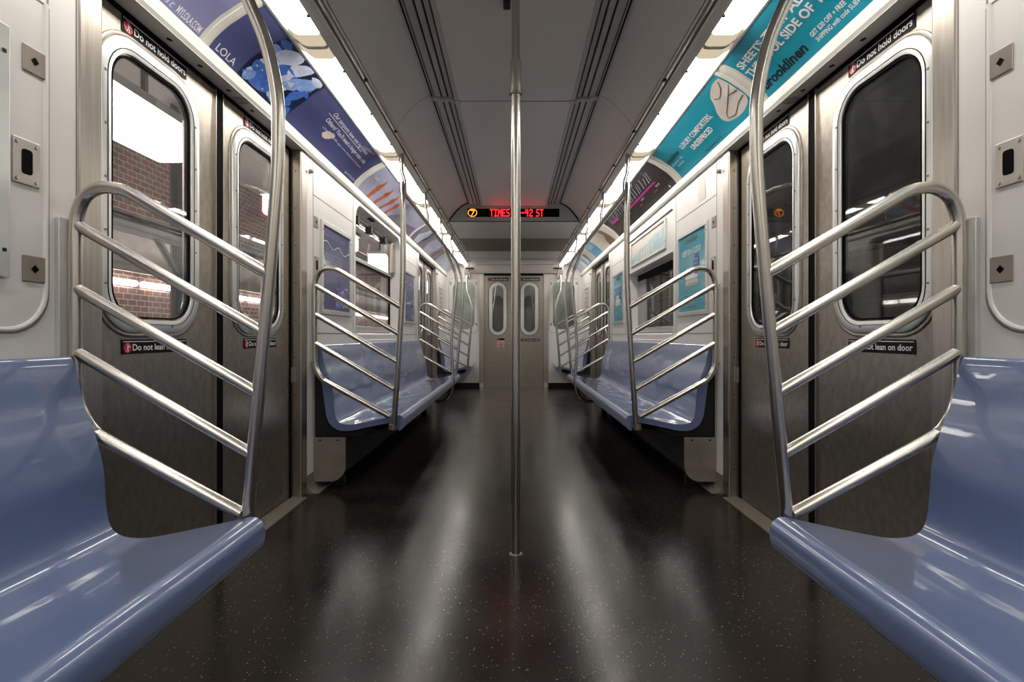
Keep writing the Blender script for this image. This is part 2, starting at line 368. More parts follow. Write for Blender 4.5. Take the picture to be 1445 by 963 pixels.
# walls between the door openings
segs = [(Y0, D1-HALF-JW), (D1+HALF+JW, D2-HALF-JW), (D2+HALF+JW, Y1)]
BC = 4.485                   # centre of the middle bench
for s in (-1, 1):
    nm = sidename[s]
    wall = empty('wall_'+nm, (s*XW, 4, 0), kind='structure')
    winz = (.93, 1.835) if s < 0 else (.93, 1.48)
    mb = MB()
    a, b_ = segs[1]
    hole = rrect(3.72, 5.19, winz[0]-.05, winz[1], [.13, .13, .05, .05] if s < 0 else [.02, .02, .05, .05])
    mb.ring(rect_around(hole, a, b_, 0, 1.866), hole, s*XW, s*(XW+.03))
    for (a, b_) in (segs[0], segs[2]): mb.box(s*XW, s*(XW+.03), a, b_, 0, 1.866)
    mb.build('panel', 'wall', wall)
    # recess of the middle window
    rc = MB(); o_ = hole; n = len(o_)
    inn = [(BC-.03+(p[0]-BC+.03)*.955, (p[1]-1.35)*.97+1.35) for p in o_]
    rc.add([(s*XW, *p) for p in o_]+[(s*(XW+.095), *p) for p in inn], [(i, (i+1) % n, n+(i+1) % n, n+i) for i in range(n)])
    rc.build('window_recess', 'wall', wall, smooth=True)
    # sloped ledge below
    MB().prism([(s*(XW+.09), winz[0]-.035), (s*(XW-.006), .835), (s*(XW-.006), .80), (s*(XW+.09), .80)], 'y', 3.74, 5.17).build('window_ledge', 'wall', wall)
    # seams
    sm = MB()
    def seam(y0, y1, z0, z1): sm.box(s*(XW-.0012), s*(XW+.004), y0, y1, z0, z1)
    for (a, b_) in ((2.93, 3.655), (5.30, 6.04)):
        seam(a, b_, 1.670, 1.674); seam(a, b_, .882, .887)
    for yy in (3.655, 5.30): seam(yy, yy+.004, .84, 1.86)
    for yy in (2.925, 6.04): seam(yy, yy+.003, .30, 1.86)
    seam(.3, 1.25, 1.670, 1.674); seam(1.255, 1.259, 1.674, 1.86)
    seam(1.338, 1.342, 0, 1.866)
    for yy in (7.75, 8.35): seam(yy, yy+.004, .84, 1.86)
    seam(7.75, 8.35, 1.67, 1.674)
    sm.build('panel_seam', 'wallseam', wall)
    # raised border of the rounded access panel by the near door
    R = .095; pth = [(1.258, 1.668), (1.258, .877+R)]
    for k in range(1, 9):
        q = math.radians(90*k/8); pth.append((1.258-R+R*math.cos(q), .877+R-R*math.sin(q)))
    pth.append((.3, .877))
    for off, mat, ww in ((0, 'wallseam', .0028), (.010, 'wall', .006)):
        t_ = MB(); t_.tube([(s*XW, p[0]-off*.7, p[1]+off*.7) for p in pth], ww, 8); t_.build('access_panel_bead', mat, wall, smooth=True)
    # kick cove at the floor
    bb = empty('baseboard_'+nm, (s*XW, 4, 0), kind='structure')
    for (a, b_) in segs:
        kp = [(XW, .10), (XW-.004, .10), (XW-.004, .05), (XW-.01, .027), (XW-.022, .012), (XW-.04, .004), (XW-.065, .003), (XW-.065, 0), (XW, 0)]
        MB().prism([(s*p[0], p[1]) for p in kp], 'y', a-.003 if a > 0 else a, b_+.003 if b_ < 8 else b_).build('kick_plate', 'heater', bb)
    # shelf lip, its underside over the doors, and the curved cove
    lip = empty(trim_name(), (s*1.13, 4, 1.87), kind='structure')
    lp = [(1.145, 1.866), (1.131, 1.868), (1.123, 1.880), (1.119, 1.905), (1.119, 1.92), (1.125, 1.9285), (1.145, 1.9285)]
    MB().prism([(s*p[0], p[1]) for p in lp], 'y', Y0, Y1).build('lip', 'cove', lip)
    for D in (D1, D2):
        MB().box(s*1.131, s*1.26, D-HALF-JW, D+HALF+JW, 1.866, 1.874).build('soffit', 'cove', lip)
        MB().box(s*(XD-.006), s*(XD+.05), D-HALF, D+HALF, 1.852, 1.8655).build('door_track', 'black', lip)
        sl = MB()
        for k in (-.36, -.19, 0, .19, .40):
            sl.add([(s*(1.165)+.008*math.cos(a_)*1, D+k+.012*math.sin(a_), 1.8655) for a_ in [i*math.pi/6 for i in range(12)]], [tuple(range(12))])
        each(sl, 'screw_hole', 'dark', lip)
        g = MB()
        for rr in (.008, .016, .024, .032):
            g.tube([(s*1.165+rr*math.cos(i*math.pi/10), D+.09+rr*math.sin(i*math.pi/10), 1.866) for i in range(21)], .0016, 5)
        g.build('speaker_grille', 'plate', lip)
    cv = empty(trim_name(), (s*1.0, 4, 2.0), kind='structure')
    MB().sheet([(s*p[0], p[1]) for p in COVE], Y0, Y1).build('cove_panel', 'cove', cv, smooth=True)
    MB().prism([(s*p[0], p[1]) for p in ((.916, 2.0785), (.912, 2.074), (.904, 2.076), (.900, 2.083), (.905, 2.10), (.93, 2.10))], 'y', Y0, Y1).build('light_trim', 'alu', cv)
    # white channel above the lenses
    MB().sheet([(s*p[0], p[1]) for p in ((.905, 2.09), (.90, 2.115), (.78, 2.115), (.765, 2.085))], Y0, Y1).build('light_channel', 'wall', cv)
    # strip and rolled moulding beside the lights
    ml = empty(trim_name(), (s*.74, 4, 2.09), kind='structure')
    MB().prism([(s*p[0], p[1]) for p in ((.782, 2.072), (.775, 2.068), (.742, 2.088), (.738, 2.095), (.742, 2.12), (.782, 2.12))], 'y', Y0, Y1).build('light_frame_strip', 'cove', ml)
    rp = [(.735, 2.098)]+[(.718+.017*math.cos(math.radians(q)), 2.112-.017*math.sin(math.radians(q))) for q in range(30, 181, 25)]+[(.70, 2.14), (.735, 2.14)]
    MB().prism([(s*p[0], p[1]) for p in rp], 'y', Y0, Y1).build('rolled_moulding', 'steel', ml, smooth=True, auto=60)
    hk = MB()
    for k in range(14):
        hk.box(s*.722, s*.706, .6+k*.62, .615+k*.62, 2.088, 2.097)
    each(hk, 'catch', 'dark', ml)

# main ceiling
CP = [(.702, 2.112), (.693, 2.134), (.653, 2.186), (.625, 2.219), (.601, 2.243), (.575, 2.265), (.55, 2.281), (.52, 2.296), (.50, 2.302)]
YB = 5.55
ce = empty('ceiling', (0, 3, 2.27), kind='structure')
for s in (-1, 1):
    MB().sheet([(s*p[0], p[1]) for p in CP], Y0, YB, 1).build('curved_panel', 'ceil', ce, smooth=True)
MB().box(-.335, .335, Y0, YB, 2.267, 2.28).build('centre_panel', 'ceil', ce)
jn = MB(); jn.box(-.335, .335, 3.068, 3.073, 2.2655, 2.268)
for s in (-1, 1):
    for i in range(len(CP)-1):
        a, b_ = CP[i], CP[i+1]
        jn.add([(s*a[0]*.997, 3.068, a[1]-.001), (s*b_[0]*.997, 3.068, b_[1]-.001), (s*b_[0]*.997, 3.072, b_[1]-.001), (s*a[0]*.997, 3.072, a[1]-.001)], [(0, 1, 2, 3)])
jn.build('panel_joint', 'fold', ce)
for s in (-1, 1):
    MB().box(s*.33, s*.505, Y0, YB, 2.303, 2.31).build('slot_back', 'black', ce)
    df_ = MB()
    for (a, b_, z0, z1) in ((.438, .474, 2.286, 2.303), (.480, .488, 2.290, 2.303), (.401, .428, 2.283, 2.303), (.368, .391, 2.281, 2.303), (.335, .357, 2.264, 2.303)):
        df_.box(s*a, s*b_, Y0, YB, z0, z1)
    o = df_.build('air_diffuser', 'diff', ce, bevel=.002)
    br = MB()
    br.box(s*.325, s*.362, 3.05, 3.09, 2.255, 2.30); br.box(s*.362, s*.445, 3.055, 3.085, 2.268, 2.29); br.box(s*.445, s*.49, 3.05, 3.09, 2.275, 2.30)
    each(br, 'diffuser_clamp', 'diff', ce, bevel=.004)
# bulkhead and low ceiling
bh = empty(trim_name(), (0, YB, 2.1), kind='structure')
loop = [(p[0]*.985, p[1]-.006) for p in CP]
poly = [(-p[0], p[1]) for p in loop][0:]+[(p[0], p[1]) for p in reversed(loop)]
poly = [(-.705, 2.095)]+poly+[(.705, 2.095)]
MB().prism(poly, 'y', YB, YB+.03).build('bulkhead_face', plain('bulkhead_grey', (.36, .38, .37), .45), bh, bevel=.002)
rim = MB(); pp = [(-p[0], YB-.002, p[1]) for p in loop]+[(p[0], YB-.002, p[1]) for p in reversed(loop)]
rim.tube(pp, .005, 6); rim.tube([(-.70, YB-.002, 2.10), (.70, YB-.002, 2.10)], .0035, 6)
rim.build('rubber_seal', 'black', bh, smooth=True)
lc = empty('ceiling', (0, 7, 2.1), kind='structure')
MB().box(-.74, .74, YB+.001, Y1, 2.105, 2.12).build('low_panel', 'ceil', lc)
vt = MB(); vt.box(-.695, .695, 6.55, 7.49, 2.098, 2.106)
for k in range(24): vt.box(-.68, .68, 6.57+k*.038, 6.585+k*.038, 2.092, 2.099)
vt.build('return_air_grille', 'vent', lc)
MB().box(-.72, .72, 8.28, 8.29, 2.102, 2.106).build('panel_joint', 'dark', lc)

# rear of the car behind the camera
st(MB().box(-1.2, 1.2, Y0-.03, Y0, 0, 2.32).build('wall_rear', 'wall'))
# end wall
ew = empty('wall_end', (0, Y1, 0), kind='structure')
for s in (-1, 1):
    hole = rrect(s*.845-.185, s*.845+.185, .98, 1.78, .12)
    out = rect_around(hole, min(s*.58, s*1.17), max(s*.58, s*1.17), 0, 2.2)
    n = len(hole); mb = MB()
    for (yy) in (Y1,):
        vs = [(p[0], yy, p[1]) for p in out]+[(p[0], yy, p[1]) for p in hole]+[(p[0], yy+.04, p[1]) for p in hole]
        mb.add(vs, [(i, (i+1) % n, n+(i+1) % n, n+i) for i in range(n)]+[(n+i, n+(i+1) % n, 2*n+(i+1) % n, 2*n+i) for i in range(n)])
    mb.build('panel', 'wall', ew)
    sm = MB(); b2 = rrect(s*.845-.245, s*.845+.245, .92, 1.84, .06)
    sm.tube([(p[0], Y1-.001, p[1]) for p in b2+[b2[0]]], .003, 5)
    for q in (-.215, .215):
        for z in (1.04, 1.73): sm.box(s*.845+q-.014, s*.845+q+.014, Y1-.006, Y1, z, z+.045)
    sm.build('window_border', 'plate', ew)
    MB().box(s*.50, s*.58, Y1-.025, Y1+.03, 0, 1.91).build('door_post', 'steel', ew, bevel=.006)
    MB().box(s*.515, s*.565, Y1-.034, Y1-.024, .0, .075).build('post_foot', 'alu', ew)
    MB().box(s*.585, s*1.14, Y1-.012, Y1, 0, .075).build('kick_strip', 'dark', ew)
    WN[0] += 1
    wo = empty('window_%d' % WN[0], (s*.845, Y1, 1.38), kind='structure')
    MB().prism(hole, 'y', Y1+.025, Y1+.031).build('pane', 'glassR', wo)
hp = [(8.50, 2.105), (8.505, 2.085), (8.52, 2.07), (8.545, 2.062), (8.56, 2.04), (8.56, 2.03), (8.575, 2.028), (8.58, 2.00), (8.592, 1.998), (8.596, 1.972), (8.61, 1.97), (8.615, 1.945), (8.63, 1.942), (8.636, 1.92), (8.70, 1.915)]
hd = empty(trim_name(), (0, 8.6, 1.95), kind='structure')
MB().sheet(hp, -.83, .83, 1, 'x').build('ribbed_header', 'rail_ridge', hd)
MB().tube([(-.62, 8.525, 2.068), (.62, 8.525, 2.068)], .014, 14).build('header_glint_roll', 'white', hd, smooth=True)  # added white roll standing in for the bright line reflected on the header
for s in (-1, 1):
    MB().box(s*.66, s*.80, 8.545, 8.57, 1.975, 2.0).build('header_slot', 'dark', hd)
MB().box(-.5, .5, Y1-.01, Y1+.02, 1.885, 1.915).build('door_track', 'black', hd)

# ------------------------------------------------------------------ signs used on the doors
def door_sign(parent, s, ys, yl, z0, z1, kind, x):
    """black sticker with red pictogram; ys = Y where it starts (reading left), yl = length"""
    mp0 = wall_map(s, x); e = -s
    sg = shape2d('hold_sign' if kind == 'hold' else 'lean_sign', [[(ys, z0), (ys+e*yl, z0), (ys+e*yl, z1), (ys, z1)]], mp0, 'sign', parent)
    h = z1-z0; mp1 = wall_map(s, x-.0012); mp2 = wall_map(s, x-.002)
    shape2d('stripe', [[(ys+e*.004, z1-h*.12), (ys+e*(yl-.004), z1-h*.12), (ys+e*(yl-.004), z1-h*.17), (ys+e*.004, z1-h*.17)]], mp1, 'white', sg)
    cy, cz, r = ys+e*h*.5, z0+h*.44, h*.36
    shape2d('pictogram_disc', [[(cy+r*math.cos(i*math.pi/12), cz+r*math.sin(i*math.pi/12)) for i in range(24)]], mp1, 'red', sg)
    q = r
    figs = [[(cy-e*.1*q, cz+.75*q), (cy+e*.15*q, cz+.75*q), (cy+e*.15*q, cz+.5*q), (cy-e*.1*q, cz+.5*q)],
            [(cy-e*.15*q, cz+.4*q), (cy+e*.25*q, cz+.42*q), (cy+e*.15*q, cz-.2*q), (cy-e*.15*q, cz-.2*q)],
            [(cy-e*.15*q, cz-.2*q), (cy+e*.0*q, cz-.2*q), (cy-e*.3*q, cz-.8*q), (cy-e*.45*q, cz-.75*q)],
            [(cy+e*.0*q, cz-.2*q), (cy+e*.15*q, cz-.2*q), (cy+e*.25*q, cz-.8*q), (cy+e*.08*q, cz-.8*q)],
            [(cy+e*.25*q, cz+.4*q), (cy+e*.65*q, cz+.15*q), (cy+e*.6*q, cz+.02*q), (cy+e*.2*q, cz+.2*q)]]
    shape2d('pictogram_figure', figs, mp2, 'white', sg)
    t = 'Do not hold doors' if kind == 'hold' else 'Do not lean on door'
    text('lettering', t, ys+e*h*.95, z0+h*.24, yl-h*1.12, h*.44, s, mp2, 'white', sg, bold=.018)
    return sg

# side doors
def side_leaf(s, y0, y1, gy0, gy1, seal_at, pocket):
    DN[0] += 1
    d = empty('door_%d' % DN[0], (s*XD, (y0+y1)/2, 0), kind='structure')
    hole = rrect(gy0-.02, gy1+.02, .905, 1.755, .11)
    out = rect_around(hole, y0, y1, .012, 1.855)
    MB().ring(out, hole, s*XD, s*(XD+.035)).build('leaf', 'doorsteel', d)
    o1 = rrect(gy0-.052, gy1+.052, .878, 1.787, .14); i1 = rrect(gy0-.004, gy1+.004, .921, 1.739, .10)
    MB().ring(o1, i1, s*(XD-.010), s*(XD+.01)).build('window_frame', 'alu', d, bevel=.004, smooth=True)
    o2 = rrect(gy0-.066, gy1+.066, .864, 1.801, .153); i2 = rrect(gy0-.053, gy1+.053, .877, 1.788, .141)
    MB().ring(o2, i2, s*(XD-.004), s*(XD+.01)).build('window_rim', 'doorsteel', d, bevel=.003, smooth=True)
    gk = MB()
    o3 = rrect(gy0+.0, gy1-.0, .925, 1.735, .096); i3 = rrect(gy0+.005, gy1-.005, .930, 1.730, .093)
    gk.ring(o3, i3, s*(XD-.006), s*(XD+.012)); 
    o3 = rrect(gy0-.020, gy1+.020, .905, 1.755, .114); i3 = rrect(gy0-.018, gy1+.018, .907, 1.753, .112)
    gk.ring(o3, i3, s*(XD-.0112), s*(XD+.012))
    gk.build('gasket', 'black', d)
    rv = MB()
    for yy in (gy0-.028, gy1+.028):
        for k in range(5): rv.box(s*(XD-.0125), s*XD, yy-.003, yy+.003, 1.02+k*.155, 1.026+k*.155)
    for yy in ((gy0+gy1)/2-.08, (gy0+gy1)/2+.08): rv.box(s*(XD-.0125), s*XD, yy-.003, yy+.003, .898, .904)
    each(rv, 'rivet', 'plate', d)
    MB().prism(i1, 'x', s*(XD-.001), s*(XD+.005)).build('pane', 'glassL' if s < 0 else 'glassR', d)
    a, b_ = seal_at
    MB().box(s*(XD-.007), s*(XD+.03), a, b_, .012, 1.852).build('edge_seal', 'black', d)
    MB().box(s*(XD-.009), s*XD, (a-.004 if a > (y0+y1)/2 else b_), (a if a > (y0+y1)/2 else b_+.004), .012, 1.852).build('edge_strip', 'steel', d)
    L = .31; c = (gy0+gy1)/2
    ys = c-L/2+.015 if s < 0 else c+L/2+.0
    door_sign(d, s, ys, L, 1.798, 1.85, 'hold', XD-.002)
    door_sign(d, s, ys, L, .813, .858, 'lean', XD-.002)
    return d
for D, (ga, gb) in ((D1, ((1.521, 1.889), (2.225, 2.605))), (D2, ((D2-.55, D2-.17), (D2+.17, D2+.55)))):
    for s in (-1, 1):
        off = -.014
        side_leaf(s, D-HALF-.03, D+off-.001, ga[0], ga[1], (D+off-.024, D+off), 0)
        side_leaf(s, D+off+.001, D+HALF+.0, gb[0], gb[1], (D+off, D+off+.022), 0)
        # jambs, gap, header and sill
        jb = empty(trim_name(), (s*XW, D, 0), kind='structure')
        for a, b_, ret in ((D-HALF-JW, D-HALF, -1), (D+HALF, D+HALF+JW, 1)):
            lp = [(XW-.002, a), (XW-.002, b_), (XD+.06, b_), (XD+.06, a)]
            MB().prism([(s*p[0], p[1]) for p in lp], 'z', 0, 1.866).build('jamb', 'steel', jb, bevel=.006)
        rb = MB()
        for k in range(9): rb.box(s*(XD-.03), s*(XD-.024), D+HALF-.0015, D+HALF+.002, .15+.2*k, .156+.2*k)
        each(rb, 'rivet', 'dark', jb)
        MB().box(s*(XD-.03), s*(XD+.0), D+HALF-.005, D+HALF+.001, .62, .70).build('latch_plate', 'heater', jb, bevel=.002)
        MB().box(s*(XD-.004), s*(XD+.05), D+HALF-.02, D+HALF-.002, 0, 1.86).build('gap_seal', 'black', jb)
        MB().box(s*(XD+.05), s*(XD+.06), D-HALF-JW, D+HALF+JW, 1.85, 2.0).build('door_header', 'doorsteel', jb)
        sl = MB(); sl.box(s*1.112, s*1.27, D-HALF-.0, D+HALF, -.001, .006)
        for k in range(5): sl.box(s*(1.122+k*.016), s*(1.128+k*.016), D-HALF, D+HALF, .006, .0085)
        sl.build('door_sill', 'heater', jb)

# end doors
def end_leaf(s):
    DN[0] += 1
    d = empty('door_%d' % DN[0], (s*.25, Y1, 0), kind='structure')
    hole = rrect(s*.267-.10, s*.267+.10, .925, 1.725, .0999, 10)
    x0, x1 = sorted((s*.004, s*.50)); out = rect_around(hole, x0, x1, .0, 1.89); n = len(hole)
    mb = MB(); yy = Y1+.0
    mb.add([(p[0], yy, p[1]) for p in out]+[(p[0], yy, p[1]) for p in hole]+[(p[0], yy+.03, p[1]) for p in hole],
           [(i, (i+1) % n, n+(i+1) % n, n+i) for i in range(n)]+[(n+i, n+(i+1) % n, 2*n+(i+1) % n, 2*n+i) for i in range(n)])
    mb.build('leaf', 'doorsteel', d)
    def fr(name, a, b_, y0, y1, mat):
        o1 = rrect(s*.267-a, s*.267+a, .825+.10-(a-.10), 1.725+(a-.10), a*.999, 10); i1 = rrect(s*.267-b_, s*.267+b_, .925-(b_-.10), 1.725+(b_-.10), b_*.999, 10)
        o1 = rrect(s*.267-a, s*.267+a, .925-(a-.10), 1.725+(a-.10), a*.999, 10)
        m_ = MB(); k = len(o1)
        vs = [(p[0], y0, p[1]) for p in o1]+[(p[0], y0, p[1]) for p in i1]+[(p[0], y1, p[1]) for p in o1]+[(p[0], y1, p[1]) for p in i1]
        fs = []
        for i in range(k):
            j = (i+1) % k; fs += [(i, j, k+j, k+i), (i, 2*k+i, 2*k+j, j), (k+i, k+j, 3*k+j, 3*k+i)]
        m_.add(vs, fs); return m_.build(name, mat, d, smooth=True)
    fr('window_frame', .148, .095, Y1-.014, Y1, 'alu'); fr('gasket', .158, .150, Y1-.004, Y1, 'dark')
    MB().prism(hole, 'y', Y1+.01, Y1+.016).build('pane', 'glassR', d)
    MB().box(s*.0, s*.012, Y1-.006, Y1+.02, 0, 1.885).build('edge_seal', 'dark', d)
    def sign(x0, w_, z0, h, t):
        sg = MB().box(x0, x0+w_, Y1-.003, Y1-.001, z0, z0+h).build('door_sign', 'sign', d)
        r = h*.42; MB().add([(x0+h*.6+r*math.cos(i*math.pi/8), Y1-.0035, z0+h/2+r*math.sin(i*math.pi/8)) for i in range(16)], [tuple(range(16))]).build('pictogram_disc', 'red', sg)
        if t:
            vs, fs = text_polys(t, .018); a = min(v[0] for v in vs); b_ = max(v[0] for v in vs); hh = max(v[1] for v in vs)
            MB().add([(x0+h*1.3+(v[0]-a)/(b_-a)*(w_-h*1.5), Y1-.0045, z0+h*.27+v[1]/hh*h*.5) for v in vs], fs).build('lettering', 'white', sg)
    if s < 0:
        sign(-.435, .345, 1.795, .05, 'Do not hold door'); sign(-.27, .115, .795, .03, None)
        MB().box(-.275, -.16, Y1-.003, Y1-.001, .655, .785).build('notice_sticker', 'pink', d)
        k = MB()
        for i in range(8):
            a = i*math.pi/4; k.box(-.2175+.036*math.cos(a)-.009, -.2175+.036*math.cos(a)+.009, Y1-.0045, Y1-.003, .72+.04*math.sin(a)-.009, .72+.04*math.sin(a)+.009)
        k.box(-.23, -.205, Y1-.0045, Y1-.003, .705, .735); k.box(-.27, -.165, Y1-.0045, Y1-.003, .66, .672); k.build('notice_print', 'brown', d)
    else:
        sign(.095, .345, 1.795, .05, 'Do not hold door'); sign(.11, .33, .775, .042, 'Do not lean on door')
for s in (-1, 1): end_leaf(s)

# ------------------------------------------------------------------ side windows of the middle section
for s in (-1, 1):
    WN[0] += 1
    wo = empty('window_%d' % WN[0], (s*1.24, BC, 1.4), kind='structure')
    top = 1.80 if s < 0 else 1.45
    ya, yb = 3.78, 5.10
    o_ = rrect(ya-.03, yb+.05, .90, top+.04, .05); i_ = rrect(ya+.01, yb, .94, top, .03)
    MB().ring(o_, i_, s*1.232, s*1.25).build('window_frame', 'alu', wo, bevel=.003)
    MB().box(s*1.222, s*1.236, ya, yb, .91, .945).build('sill_rail', 'alu', wo, bevel=.003)
    MB().prism([(ya, .93), (yb, .93), (yb, top), (ya, top)], 'x', s*1.243, s*1.247).build('pane', 'glassL' if s < 0 else 'glassR', wo)
    MB().box(s*1.228, s*1.245, yb-.006, yb+.008, .945, top).build('gasket', 'black', wo)
    if s < 0:
        MB().box(s*1.218, s*1.236, ya, yb, 1.448, 1.478).build('transom_bar', 'alu', wo, bevel=.003)
        MB().box(s*1.214, s*1.232, ya, yb-.02, 1.435, 1.447).build('transom_seal', 'black', wo)
        MB().box(s*1.19, s*1.24, yb-.03, yb+.11, 1.47, 1.79).build('hopper_cheek', 'steel', wo, bevel=.02)
        h = MB(); h.tube([(s*1.18, 3.80, 1.745), (s*1.18, 4.72, 1.745)], .006, 8); h.tube([(s*1.20, 3.82, 1.72), (s*1.20, 4.72, 1.72)], .005, 8)
        for yy in (3.84, 4.2, 4.66): h.box(s*1.165, s*1.215, yy, yy+.05, 1.705, 1.765)
        h.build('hopper_latch', 'dark', wo, bevel=.004)
    else:
        MB().box(s*1.225, s*1.24, 4.80, yb-.01, .945, top).build('side_panel', plain('window_side_grey', (.3, .3, .3), .5), wo)
        MB().box(s*1.222, s*1.24, ya, yb, 1.40, 1.46).build('top_seal', 'black', wo)
if True:
    a_ = MB().box(-1.20, -1.165, 4.2, 4.32, 1.822, 1.83).build('vent_plug', 'dark'); thing_mesh(a_, 'small dark vent plug in the white recess above the left window', 'vent plug')

# ------------------------------------------------------------------ lights
def ceiling_light(s, k):
    y0 = .83+1.3*k+.004; y1 = y0+1.292
    near = ['', '']
    where = {-3: 'behind the camera, farthest back', -2: 'behind the camera', -1: 'just behind the camera', 0: 'nearest in view', 1: 'second in view, over the door', 2: 'third in view',
             3: 'fourth in view', 4: 'fifth in view, beside the destination sign', 5: 'last one by the end wall'}[k]
    if k == -3 : y0 = Y0+.02; y1 = -1.775
    L_ = empty('ceiling_light', (s*.84, (y0+y1)/2, 2.06), 'long white ceiling light on the %s side, %s' % (sidename[s], where), 'ceiling light', 'ceiling lights in two rows along the car')
    prof = [(.776, 2.078), (.779, 2.064), (.79, 2.0605), (.845, 2.0605), (.862, 2.0625), (.876, 2.069), (.890, 2.080), (.902, 2.0905)]
    e = .085
    MB().sheet([(s*p[0], p[1]) for p in prof], y0+e, y1-e).build('lens', 'lens', L_, smooth=True)
    for a, b_ in ((y0+.006, y0+e), (y1-e, y1-.006)): MB().sheet([(s*p[0], p[1]) for p in prof], a, b_).build('lens_end', 'lensend', L_, smooth=True)
    lp = [(s*p[0], p[1]) for p in prof]+[(s*.895, 2.10), (s*.78, 2.10)]
    lo = [(p[0], p[1]-.0025) for p in lp]
    for a, b_ in ((y0, y0+.006), (y1-.006, y1)): MB().prism(lo, 'y', a, b_).build('end_cap', 'cove', L_)
    for yy in (y0+.2, (y0+y1)/2, y1-.2): MB().box(s*.772, s*.782, yy-.006, yy+.006, 2.062, 2.068).build('screw', 'dark', L_)
for s in (-1, 1):
    for k in range(-3, 6): ceiling_light(s, k)

# ------------------------------------------------------------------ benches
SP = [(1.14, .80), (1.135, .815), (1.118, .8185), (1.106, .808), (1.094, .765), (1.081, .704), (1.058, .644), (1.039, .578), (1.03, .534), (1.027, .48), (1.022, .43), (1.014, .398), (.998, .378), (.972, .368), (.933, .3656), (.889, .371), (.763, .397), (.69, .413), (.66, .4185), (.643, .413), (.632, .400), (.628, .380), (.631, .355), (.642, .338), (.66, .328)]
PS = [(p.x, p.y) for p in smooth_path([(a, b_, 0) for a, b_ in SP], 3)]
def offs(pts, d):
    out = []
    for i, p in enumerate(pts):
        a = pts[max(i-1, 0)]; c = pts[min(i+1, len(pts)-1)]; tx, tz = c[0]-a[0], c[1]-a[1]; l = math.hypot(tx, tz) or 1
        out.append((p[0]-tz/l*d, p[1]+tx/l*d))
    return out
# pts run wall -> aisle; the underside lies at +X / -Z
UN = offs(PS, .0)
def under(d):
    base = [(p[0], p[1]) for p in SP]
    return [(1.143, .79), (1.138, .76), (1.118, .69), (1.098, .61), (1.082, .49), (1.072, .416), (1.058, .378), (1.039, .354), (1.01, .336), (.985, .329), (.94, .329), (.901, .335), (.80, .358), (.717, .374), (.68, .374), (.67, .35)]
def bench(s, ya, yb, mods, label, both_ends=(True, True)):
    t = empty('bench_seat', (s*.9, (ya+yb)/2, .3), label, 'bench')
    n = mods; L = (yb-ya)/n
    for i in range(n):
        a = ya+i*L+(.0 if i == 0 else .0012); b_ = ya+(i+1)*L-(.0 if i == n-1 else .0012)
        mb = MB(); K = 16; un = list(reversed(under(0))); loopn = None; rings = []
        for k in range(K+1):
            y = a+(b_-a)*k/K; ph = (y-a)/(b_-a)*2 % 1.0
            amp = .004*(math.sin(math.pi*ph)**2)
            e = min(k, K-k); sh = 0
            top = []
            for j, p in enumerate(PS):
                u = j/len(PS); wgt = math.sin(math.pi*min(1, max(0, (u-.1)/.72)))
                pp_ = offs(PS, 0)[j] if False else p
                a0 = PS[max(j-1, 0)]; c0 = PS[min(j+1, len(PS)-1)]; tx, tz = c0[0]-a0[0], c0[1]-a0[1]; l = math.hypot(tx, tz)
                d = -amp*wgt
                top.append((p[0]+tz/l*d, p[1]-tx/l*d*-1*-1))
            rings.append([(s*q[0], y, q[1]) for q in top+un])
        N = len(rings[0]); vs = [q for R in rings for q in R]; fs = []
        for k in range(K):
            for j in range(N): fs.append((k*N+j, k*N+(j+1) % N, (k+1)*N+(j+1) % N, (k+1)*N+j))
        fs += [tuple(range(N)), tuple(K*N+j for j in range(N))]
        mb.add(vs, fs); mb.build('seat_shell', 'seat', t, smooth=True, bevel=.0)
    # black end plates, under frame
    for on, yy in ((both_ends[0], ya+.02), (both_ends[1], yb-.05)):
        if not on: continue
        pl = [(XW-.001, .785)]+[(p[0]+.0, p[1]-.004) for p in under(0)[1:12]]+[(.80, .345), (.90, .294), (XW-.001, .294)]
        MB().prism([(s*p[0], p[1]) for p in pl], 'y', yy, yy+.03).build('end_plate', 'dark', t)
    MB().box(s*.76, s*1.10, ya+.06, yb-.06, .297, .326).build('under_frame', 'dark', t)
    return t
hbar = {}
def heater(s, ya, yb, label):
    t = empty('heater_box', (s*1.05, (ya+yb)/2, .04), label, 'heater cover')
    R = .09; x0, x1, z0, z1 = .962, XW-.001, .04, .292
    lp = [(x1, z0), (x1, z1), (x0, z1)]+[(x0+R-R*math.cos(math.radians(q)), z0+R-R*math.sin(math.radians(q))) for q in range(0, 91, 10)]
    MB().prism([(s*p[0], p[1]) for p in lp], 'y', ya, ya+.004).build('end_panel', 'heater', t, bevel=.001)
    lp2 = [(x1, z0+.004), (x1, z1-.004), (x0+.003, z1-.004)]+[(x0+.003+R-R*math.cos(math.radians(q)), z0+.004+R-R*math.sin(math.radians(q))) for q in range(0, 91, 10)]
    MB().prism([(s*p[0], p[1]) for p in lp2], 'y', ya+.004, yb).build('casing', 'dark', t)  # casing coloured near-black for the shade under the bench
    sc_ = MB()
    for xx in (1.10, 1.0): sc_.box(s*xx, s*(xx+.012), ya-.003, ya, z1-.02, z1-.012)
    each(sc_, 'screw', 'dark', t)
    f = MB()
    for xx in (1.03,):
        for yy in (ya+.1, yb-.1): f.box(s*(xx-.03), s*(xx+.03), yy-.02, yy+.02, 0, z0+.01)
    each(f, 'foot', 'dark', t)
E1, E2 = 1.285, 2.93      # seat ends either side of door 1
F1, F2 = 6.065, 7.67
